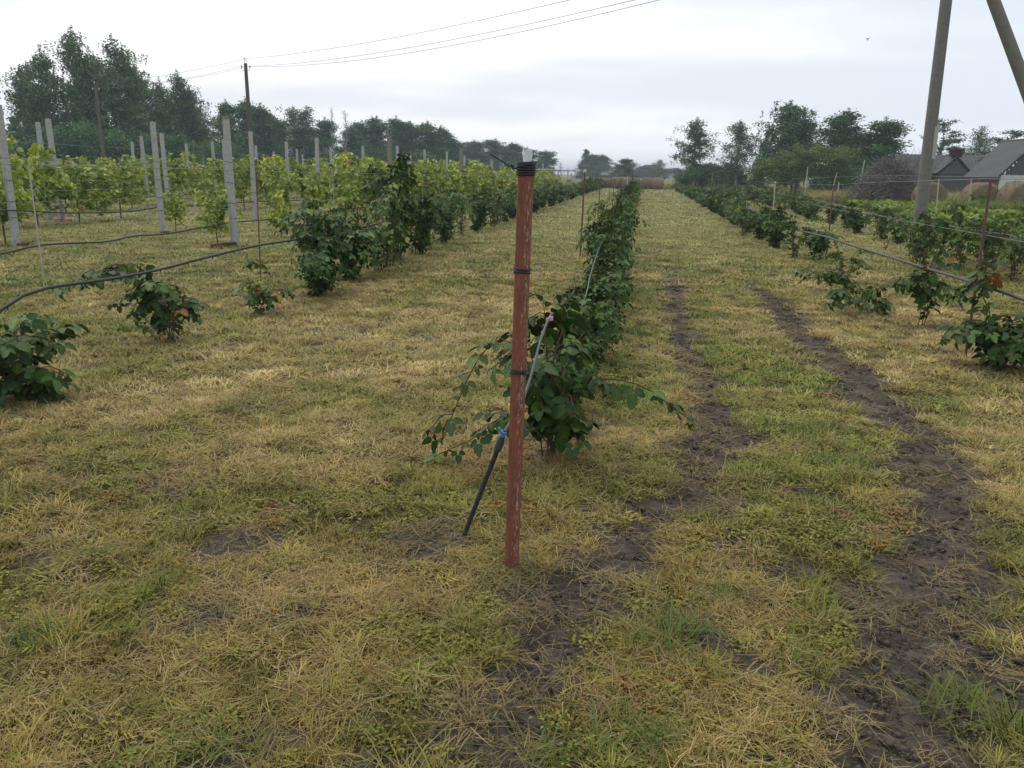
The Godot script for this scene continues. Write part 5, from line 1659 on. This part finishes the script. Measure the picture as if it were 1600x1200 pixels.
# ------------------------------------------------------------------ farm
func bale(at: Vector3, axis_x: bool, rad: float, L: float, label: String, group: String, sd: int) -> void:
	var r := RandomNumberGenerator.new()
	r.seed = sd
	var nz := noise(sd, 1.6, 4)
	var b := MB.new()
	var seg := 36
	var tone := Color(0.20, 0.152, 0.095) * r.randf_range(0.75, 1.15)
	var prof := [[-0.5, 0.02], [-0.495, 0.45], [-0.49, 0.8], [-0.46, 0.95], [-0.4, 1.0], [-0.2, 0.99], [0.0, 1.01], [0.2, 0.99], [0.4, 1.0], [0.46, 0.95], [0.49, 0.8], [0.495, 0.45], [0.5, 0.02]]
	for q in prof.size():
		for j in seg + 1:
			var a := TAU * j / seg
			var k := 1.0 + 0.05 * nz.get_noise_3d(cos(a) * 2.0, sin(a) * 2.0, prof[q][0] * 3.0)
			var p := Vector3(prof[q][0] * L, sin(a) * rad * prof[q][1] * k, cos(a) * rad * prof[q][1] * k)
			if p.y < -rad * 0.88:
				p.y = -rad * 0.88
			var nn := Vector3(prof[q][0] * (9.0 if absf(prof[q][0]) > 0.47 else 0.2), sin(a), cos(a)).normalized()
			var c := tone * (1.0 + 0.5 * nz.get_noise_3d(p.x * 5.0 + 9.0, p.y * 5.0, p.z * 5.0))
			c.a = 1
			b.vert(p, nn, c)
	for q in prof.size() - 1:
		for j in seg:
			var a := q * (seg + 1) + j
			b.tri(a, a + 1, a + seg + 2)
			b.tri(a, a + seg + 2, a + seg + 1)
	var o := thing("hay_bale", label, "hay bale", at + Vector3(0, rad * 0.86, 0), group)
	put("roll", b, M.hay, o)
	b = MB.new()
	for k in 900:
		var a := r.randf() * TAU
		var p := Vector3(r.randf_range(-0.5, 0.5) * L, sin(a) * rad, cos(a) * rad)
		if r.randf() < 0.35:
			p = Vector3((0.5 if r.randf() < 0.5 else -0.5) * L, sin(a) * rad * sqrt(r.randf()), cos(a) * rad * sqrt(r.randf()))
		var d := Vector3(r.randfn(), r.randfn(), r.randfn()).normalized()
		var t := tone * r.randf_range(0.7, 1.5)
		t.a = 1
		b.diamond(p * 1.01, d * r.randf_range(0.06, 0.16), d.cross(Vector3(0.3, 1, 0.2)).normalized() * 0.008, t)
	tag(put("loose_straw", b, M.straw, o), "", "", "", "stuff")
	if not axis_x:
		o.rotation.y = PI / 2 + r.randf_range(-0.2, 0.2)

func roof_sheet(b: MB, a: Vector3, along_v: Vector3, up_v: Vector3, waves: int, col: Color, depth: float) -> void:
	# a corrugated slope: a is the lower corner, along_v the eave, up_v the way to the ridge
	var nn := up_v.cross(along_v).normalized()
	if nn.y < 0:
		nn = -nn
	var nu := waves * 6
	var nv := 10
	var st := b.v.size()
	for j in nv + 1:
		for k in nu + 1:
			var t := float(k) / nu
			var s := float(j) / nv
			var w := sin(t * waves * TAU)
			var q := along_v.normalized() * (-cos(t * waves * TAU)) * 0.55
			var lap := 0.012 * fmod(s * 4.0, 1.0)
			b.vert(a + along_v * t + up_v * s + nn * (w * depth + 0.04 - lap), (nn + q).normalized(), col * (0.93 + 0.07 * sin(float(j) * 5.0 + floorf(t * waves / 3.0))))
	for j in nv:
		for k in nu:
			var e := st + j * (nu + 1) + k
			b.tri(e, e + 1, e + nu + 2)
			b.tri(e, e + nu + 2, e + nu + 1)

func planks(o: Node3D, x0: float, x1: float, z: float, y0: float, apex_x: float, apex_y: float, count: int, r: RandomNumberGenerator) -> void:
	# upright boards of a gable that end under the slope of the roof
	var w := (x1 - x0) / count
	for k in count:
		var cx := x0 + (k + 0.5) * w
		var half := (apex_x - x0)
		var top := y0 + (apex_y - y0) * (1.0 - absf(cx - apex_x) / half) - 0.06
		if top < y0 + 0.08:
			top = y0 + 0.08
		var b := MB.new()
		var t := Color(1, 1, 1) * r.randf_range(0.65, 1.4)
		t.a = 1
		b.box(Transform3D(Basis.IDENTITY, Vector3(cx, (y0 + top) * 0.5, z + r.randf_range(-0.006, 0.006))), Vector3(w - 0.012, top - y0, 0.03), t, 0.004)
		put("board", b, M.wood, o)

func make_farm() -> void:
	var r := RandomNumberGenerator.new()
	r.seed = 1001
	# barn: ridge runs away from us, gable faces us
	var o := thing("barn", "old barn with a steep grey sheet roof and whitewashed wall at the right edge", "barn")
	var b := MB.new()
	var xe0 := 25.35
	var xr := 27.45
	var xe1 := 29.55
	var z0 := -70.6
	var z1 := -64.6
	b.box(Transform3D(Basis.IDENTITY, Vector3(xr, 0.95, z1 + 0.02)), Vector3(xe1 - xe0, 2.1, 0.2), Color.WHITE)
	put("gable_wall", b, M.white_wall, o)
	b = MB.new()
	b.box(Transform3D(Basis.IDENTITY, Vector3(xe0 + 0.1, 0.95, (z0 + z1) * 0.5 - 0.12)), Vector3(0.2, 2.06, z1 - z0 - 0.2), Color(0.5, 0.45, 0.42))
	b.box(Transform3D(Basis.IDENTITY, Vector3(xe1 - 0.1, 0.95, (z0 + z1) * 0.5 - 0.12)), Vector3(0.2, 2.06, z1 - z0 - 0.2), Color.WHITE)
	b.box(Transform3D(Basis.IDENTITY, Vector3(xr, 0.95, z0)), Vector3(xe1 - xe0 - 0.42, 2.06, 0.2), Color.WHITE)
	put("side_wall", b, M.brick, o)
	planks(o, xe0 + 0.1, xe1 - 0.1, z1 + 0.03, 2.03, xr, 4.42, 18, r)
	b = MB.new()
	b.box(Transform3D(Basis.IDENTITY, Vector3(26.15, 1.15, z1 + 0.13)), Vector3(0.75, 0.7, 0.05), Color(0.7, 0.7, 0.7), 0.01)
	var wn := put("window", b, M.wood, o)
	b = MB.new()
	for s in [-0.17, 0.17]:
		b.box(Transform3D(Basis.IDENTITY, Vector3(26.15 + s, 1.15, z1 + 0.158)), Vector3(0.28, 0.56, 0.008), Color.WHITE)
	put("pane", b, M.glass, wn)
	b = MB.new()
	b.box(Transform3D(Basis.IDENTITY, Vector3(xe0 - 0.01, 1.1, -67.2)), Vector3(0.06, 1.5, 1.3), Color(0.5, 0.5, 0.5), 0.01)
	put("door", b, M.wood, o)
	b = MB.new()
	roof_sheet(b, Vector3(xe0 - 0.28, 1.86, z0 - 0.15), Vector3(0, 0, z1 - z0 + 0.45), Vector3(xr - xe0 + 0.28, 2.68, 0), 16, Color(1, 1, 1), 0.018)
	put("roof", b, M.roof, o)
	b = MB.new()
	roof_sheet(b, Vector3(xe1 + 0.28, 1.86, z0 - 0.15), Vector3(0, 0, z1 - z0 + 0.45), Vector3(xr - xe1 - 0.28, 2.68, 0), 16, Color(0.95, 0.95, 0.95), 0.018)
	put("roof", b, M.roof, o)
	b = MB.new()
	b.tube(PackedVector3Array([Vector3(xr, 4.58, z0 - 0.15), Vector3(xr, 4.58, z1 + 0.3)]), 0.08, 0.08, 8, Color(1.1, 1.1, 1.1), true)
	put("ridge_cap", b, M.roof, o)
	b = MB.new()
	for s in [-1.0, 1.0]:
		b.tube(PackedVector3Array([Vector3(xr, 4.5, z1 + 0.27), Vector3(xr + s * 2.36, 1.84, z1 + 0.27)]), 0.06, 0.06, 4, Color(0.5, 0.5, 0.5), true)
	b.box(Transform3D(Basis.IDENTITY, Vector3(xe0 - 0.24, 1.80, (z0 + z1) * 0.5)), Vector3(0.05, 0.12, z1 - z0 + 0.3), Color(0.5, 0.5, 0.5))
	put("fascia", b, M.wood, o)
	# cottage with the stork nest: long roof across, a boarded gable in front
	o = thing("cottage", "low cottage with a grey roof and a boarded front gable, left of the barn", "house")
	b = MB.new()
	b.box(Transform3D(Basis.IDENTITY, Vector3(28.9, 1.1, -88.4)), Vector3(8.4, 2.3, 5.0), Color(0.8, 0.8, 0.8))
	b.box(Transform3D(Basis.IDENTITY, Vector3(29.2, 1.12, -85.4)), Vector3(2.7, 2.3, 1.0), Color(0.85, 0.85, 0.85))
	put("wall", b, M.wood, o)
	planks(o, 27.85, 30.55, -84.88, 2.25, 29.2, 3.62, 13, r)
	b = MB.new()
	b.box(Transform3D(Basis.IDENTITY, Vector3(29.2, 2.22, -84.86)), Vector3(2.9, 0.07, 0.08), Color(1.5, 1.5, 1.5), 0.01)
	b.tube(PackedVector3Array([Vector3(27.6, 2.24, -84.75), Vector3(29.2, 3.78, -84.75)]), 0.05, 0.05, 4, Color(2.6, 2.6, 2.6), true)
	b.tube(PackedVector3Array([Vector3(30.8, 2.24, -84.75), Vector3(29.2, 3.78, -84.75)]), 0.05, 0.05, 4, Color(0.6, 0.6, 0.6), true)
	put("trim", b, M.wood, o)
	b = MB.new()
	roof_sheet(b, Vector3(24.5, 2.15, -85.7), Vector3(8.8, 0, 0), Vector3(0, 1.85, -2.7), 22, Color(1, 1, 1), 0.018)
	put("roof", b, M.roof, o)
	b = MB.new()
	roof_sheet(b, Vector3(24.5, 2.15, -91.1), Vector3(8.8, 0, 0), Vector3(0, 1.85, 2.7), 22, Color(1, 1, 1), 0.018)
	put("roof", b, M.roof, o)
	for s in [-1.0, 1.0]:
		b = MB.new()
		roof_sheet(b, Vector3(29.2 + s * 1.66, 2.18, -84.72), Vector3(0, 0, -2.9), Vector3(-s * 1.66, 1.58, 0), 8, Color(0.9, 0.9, 0.9), 0.015)
		put("roof", b, M.roof, o)
	o = thing("stork_nest", "big dark stork nest of sticks on the gable of the cottage", "nest", Vector3(29.2, 3.75, -85.2))
	b = MB.new()
	for k in 420:
		var t := r.randf()
		var a := r.randf() * TAU
		var rad := lerpf(0.42, 0.78, t) * (0.7 + 0.3 * r.randf())
		var p := Vector3(cos(a) * rad, t * 0.72, sin(a) * rad)
		var d := (Vector3(-sin(a), r.randf_range(-0.25, 0.25), cos(a)) + flat_dir(r) * 0.35).normalized() * r.randf_range(0.2, 0.45)
		b.tube(PackedVector3Array([p - d, p + Vector3(0, 0.02, 0), p + d]), 0.014, 0.008, 3, Color(0.085, 0.058, 0.048) * r.randf_range(0.6, 1.4))
	tag(put("stick", b, M.bark, o), "", "", "", "stuff")
	b = MB.new()
	b.prism(PackedVector2Array([Vector2(0.5, 0), Vector2(0.35, 0.35), Vector2(0, 0.5), Vector2(-0.35, 0.35), Vector2(-0.5, 0), Vector2(-0.35, -0.35), Vector2(0, -0.5), Vector2(0.35, -0.35)]), Vector3(0, -0.05, 0), Vector3(0, 0.62, 0), 0.8, 1.35, Color(0.06, 0.04, 0.033))
	put("core", b, M.bark, o)
	o = thing("shed", "small shed with a pale tin roof between the cottage and the barn", "shed")
	b = MB.new()
	b.box(Transform3D(Basis.IDENTITY, Vector3(33.8, 1.3, -92.0)), Vector3(3.0, 2.6, 3.0), Color.WHITE)
	put("wall", b, M.wood, o)
	b = MB.new()
	roof_sheet(b, Vector3(32.1, 2.55, -90.3), Vector3(3.4, 0, 0), Vector3(0, 1.0, -1.9), 10, Color(4.2, 4.3, 4.5), 0.012)
	roof_sheet(b, Vector3(32.1, 2.55, -94.1), Vector3(3.4, 0, 0), Vector3(0, 1.0, 1.9), 10, Color(4.2, 4.3, 4.5), 0.012)
	put("roof", b, M.roof, o)
	o = thing("shed", "long grey shed roof on the horizon above the straw bales", "shed")
	b = MB.new()
	b.box(Transform3D(Basis.IDENTITY, Vector3(-9.7, 0.6, -240.0)), Vector3(5.4, 1.4, 5.0), Color(1.2, 1.2, 1.2))
	put("wall", b, M.wood, o)
	b = MB.new()
	roof_sheet(b, Vector3(-12.6, 1.25, -237.0), Vector3(5.8, 0, 0), Vector3(0, 0.95, -3.0), 14, Color(1.3, 1.3, 1.3), 0.02)
	roof_sheet(b, Vector3(-12.6, 1.25, -243.0), Vector3(5.8, 0, 0), Vector3(0, 0.95, 3.0), 14, Color(1.3, 1.3, 1.3), 0.02)
	put("roof", b, M.roof, o)
	# bales: a line beyond the rows, four by the barn
	var xs := [-6.4, -5.3, -4.2, -3.15, -2.1, -1.05, 0.25, 1.5]
	for k in 8:
		bale(Vector3(xs[k], 0, -92.9 + r.randf_range(-0.2, 0.2)), true, 0.68 + r.randf_range(-0.04, 0.04), 1.02 if k < 6 else 1.14, "brown round straw bale, %s from the left in the line beyond the bush rows" % nth(k), "straw bales beyond the bush rows", 1100 + k)
	var farm_bales := [[15.6, -49.6, 0.78], [17.0, -46.2, 0.80], [18.1, -44.3, 0.84], [19.6, -43.6, 0.74]]
	for k in 4:
		bale(Vector3(farm_bales[k][0] + 0.3, 0, farm_bales[k][1]), false, farm_bales[k][2], 1.2, "weathered round hay bale, %s from the left in front of the barn" % nth(k), "hay bales in front of the barn", 1200 + k)
	# brushwood heap
	o = thing("brushwood_heap", "big heap of grey brown cut branches left of the leaning power pole", "brushwood", Vector3(14.6, 0, -53.0))
	b = MB.new()
	for k in 1500:
		var g := Vector2(r.randfn(), r.randfn()) * 0.42
		var rad := g.length()
		var h := 2.9 * exp(-rad * rad * 1.3)
		var p := Vector3(g.x * 2.5, h * pow(r.randf(), 0.6), g.y * 1.8)
		var d := (flat_dir(r) * r.randf_range(0.5, 1.0) + Vector3(0, r.randf_range(-0.2, 0.7), 0)).normalized() * r.randf_range(0.35, 1.0)
		var c := Color(0.19, 0.16, 0.145) * r.randf_range(0.5, 1.5)
		b.tube(PackedVector3Array([p - d, p + flat_dir(r) * 0.05, p + d]), 0.016, 0.005, 3, c)
	for k in 40:
		var p := Vector3(r.randf_range(-0.3, 2.0), r.randf_range(1.6, 2.3), r.randf_range(-0.8, 0.8))
		b.tube(smooth([p, p + Vector3(0.1, 0.6, 0) + flat_dir(r) * 0.2, p + Vector3(0.25, r.randf_range(0.7, 1.5), 0) + flat_dir(r) * 0.4], 4), 0.015, 0.004, 3, Color(0.11, 0.095, 0.085))
	tag(put("branch", b, M.bark, o), "", "", "", "stuff")
	o = thing("broken_crate", "pale broken wooden boards lying before the brushwood heap", "boards", Vector3(12.75, 0.55, -49.5))
	for k in 4:
		b = MB.new()
		b.box(Transform3D(Basis.from_euler(Vector3(0.3 + 0.2 * k, 0.4 * k, 0.6 - 0.5 * k)), Vector3(0.08 * k - 0.1, 0.06 * k, 0.04 * k)), Vector3(0.8, 0.1, 0.03), Color(2.8, 2.7, 2.6), 0.004)
		put("plank", b, M.wood, o)
	# a bird over the trees
	o = thing("bird", "tiny bird gliding in the sky above the right hand trees", "bird", Vector3(16.4, 12.0, -70.0))
	b = MB.new()
	b.tube(smooth([Vector3(-0.2, 0, 0), Vector3(-0.08, 0.01, 0), Vector3(0.08, 0.0, 0), Vector3(0.2, 0.0, 0)], 8), 0.05, 0.02, 6, Color(0.2, 0.2, 0.21))
	put("body", b, M.bark, o)
	for s in [-1.0, 1.0]:
		b = MB.new()
		b.leaflet(Vector3(0, 0.02, 0), Vector3(0.25, 0.25, s).normalized(), Vector3(0, 1, -0.25 * s).normalized(), 0.42, 0.16, 3, Color(0.2, 0.2, 0.21), 0.1, 0.05)
		put("wing", b, M.bark, o)
	o.scale = Vector3(0.65, 0.65, 0.65)
	o.rotation.y = 0.7
	o.rotation.z = 0.8

func make_crops() -> void:
	var r := RandomNumberGenerator.new()
	r.seed = 1300
	var b := MB.new()
	for k in 26:
		var d := (flat_dir(r) + Vector3(0, r.randf_range(0.5, 2.2), 0)).normalized()
		var foot := flat_dir(r) * r.randf_range(0.0, 0.1)
		var nn := Vector3.UP - d * d.y
		nn = nn.normalized() if nn.length() > 0.05 else Vector3.RIGHT
		var t := r.randf_range(0.65, 1.3)
		b.leaflet(foot + d * 0.1, d, nn, r.randf_range(0.14, 0.36), r.randf_range(0.08, 0.15), 2, Color(t, t, t), r.randf_range(0.2, 0.8), 0.15)
	var crop := b.mesh()
	var at := []
	var cols := PackedColorArray()
	var z := -19.0
	while z > -64.0:
		var x := 6.8 + 0.105 * -z
		while x < 12.0 + 0.42 * -z:
			var px := x + r.randf_range(-0.25, 0.25)
			var pz := z + r.randf_range(-0.25, 0.25)
			x += 0.42 + 0.004 * -z
			if n_mid.get_noise_2d(px * 0.25, pz * 0.25) < -0.33:
				continue
			var s := r.randf_range(0.7, 1.4) * (1.0 + 0.006 * -z)
			at.append(Transform3D(Basis(Vector3.UP, r.randf() * TAU).scaled(Vector3(s, s, s)), Vector3(px, 0, pz)))
			cols.append(Color(0.25, 0.34, 0.055).lerp(Color(0.40, 0.44, 0.07), r.randf()).lerp(Color(0.09, 0.17, 0.05), clampf(n_mid.get_noise_2d(px * 0.4 + 50.0, pz * 0.4) * 1.3 + 0.25 + (0.35 if px > 13.0 and z > -30.0 else 0.0), 0, 1)))
		z -= 0.42 + 0.004 * -z
	scatter("leafy_crop", crop, M.vine, at, cols, "yellow green leafy crop growing on the plot around the leaning power pole", "crop")
	# tall dry weeds along the far edges
	at = []
	cols = PackedColorArray()
	var weed := turf_mesh(1310, 60, 0.3, 0.3, 0.85, 0.012)
	for k in 3200:
		var px := r.randf_range(9.0, 36.0)
		var pz := r.randf_range(-78.0, -52.0)
		if px < 7.0 - 0.08 * pz or r.randf() < 0.25:
			continue
		var s := r.randf_range(0.5, 1.15)
		at.append(Transform3D(Basis(Vector3.UP, r.randf() * TAU).scaled(Vector3(s, s, s)), Vector3(px, 0, pz)))
		cols.append(Color(0.40, 0.30, 0.11).lerp(Color(0.17, 0.21, 0.06), clampf(r.randf() * 0.8 + n_mid.get_noise_2d(px * 0.3, pz * 0.3), 0, 1)))
	for k in 2600:
		var px := r.randf_range(-12.0, 22.0)
		var pz := r.randf_range(-122.0, -87.0)
		if absf(px + 0.5) < 6.5 and pz > -94.5:
			continue
		var s := r.randf_range(0.4, 0.85)
		at.append(Transform3D(Basis(Vector3.UP, r.randf() * TAU).scaled(Vector3(s * 1.6, s, s * 1.6)), Vector3(px, 0, pz)))
		cols.append(Color(0.36, 0.30, 0.13).lerp(Color(0.17, 0.22, 0.07), clampf(r.randf() * 0.9 + 0.2, 0, 1)))
	for k in 900:
		var px := r.randf_range(13.5, 24.0)
		var pz := r.randf_range(-46.0, -39.0)
		if px < 10.5 - 0.10 * pz:
			continue
		var s := r.randf_range(0.55, 1.1)
		at.append(Transform3D(Basis(Vector3.UP, r.randf() * TAU).scaled(Vector3(s, s, s)), Vector3(px, 0, pz)))
		cols.append(Color(0.10, 0.17, 0.04).lerp(Color(0.24, 0.27, 0.07), r.randf()))
	scatter("tall_weeds", weed, M.grass, at, cols, "tall dry weeds at the far edge of the plots", "weeds")

func _ready() -> void:
	make_camera_and_light()
	n_big = noise(61, 0.12, 3)
	n_mid = noise(62, 0.9, 3)
	n_fine = noise(63, 4.0, 3)
	n_grain = noise(64, 14.0, 2)
	make_materials()
	make_ground()
	make_trees()
	make_farm()
	make_crops()
	make_poles()
	make_concrete_posts()
	make_rods()
	make_vines()
	make_bush_rows()
	make_near_bushes()
	make_rusty_post()
	make_hoses_and_wires()
	make_grass()
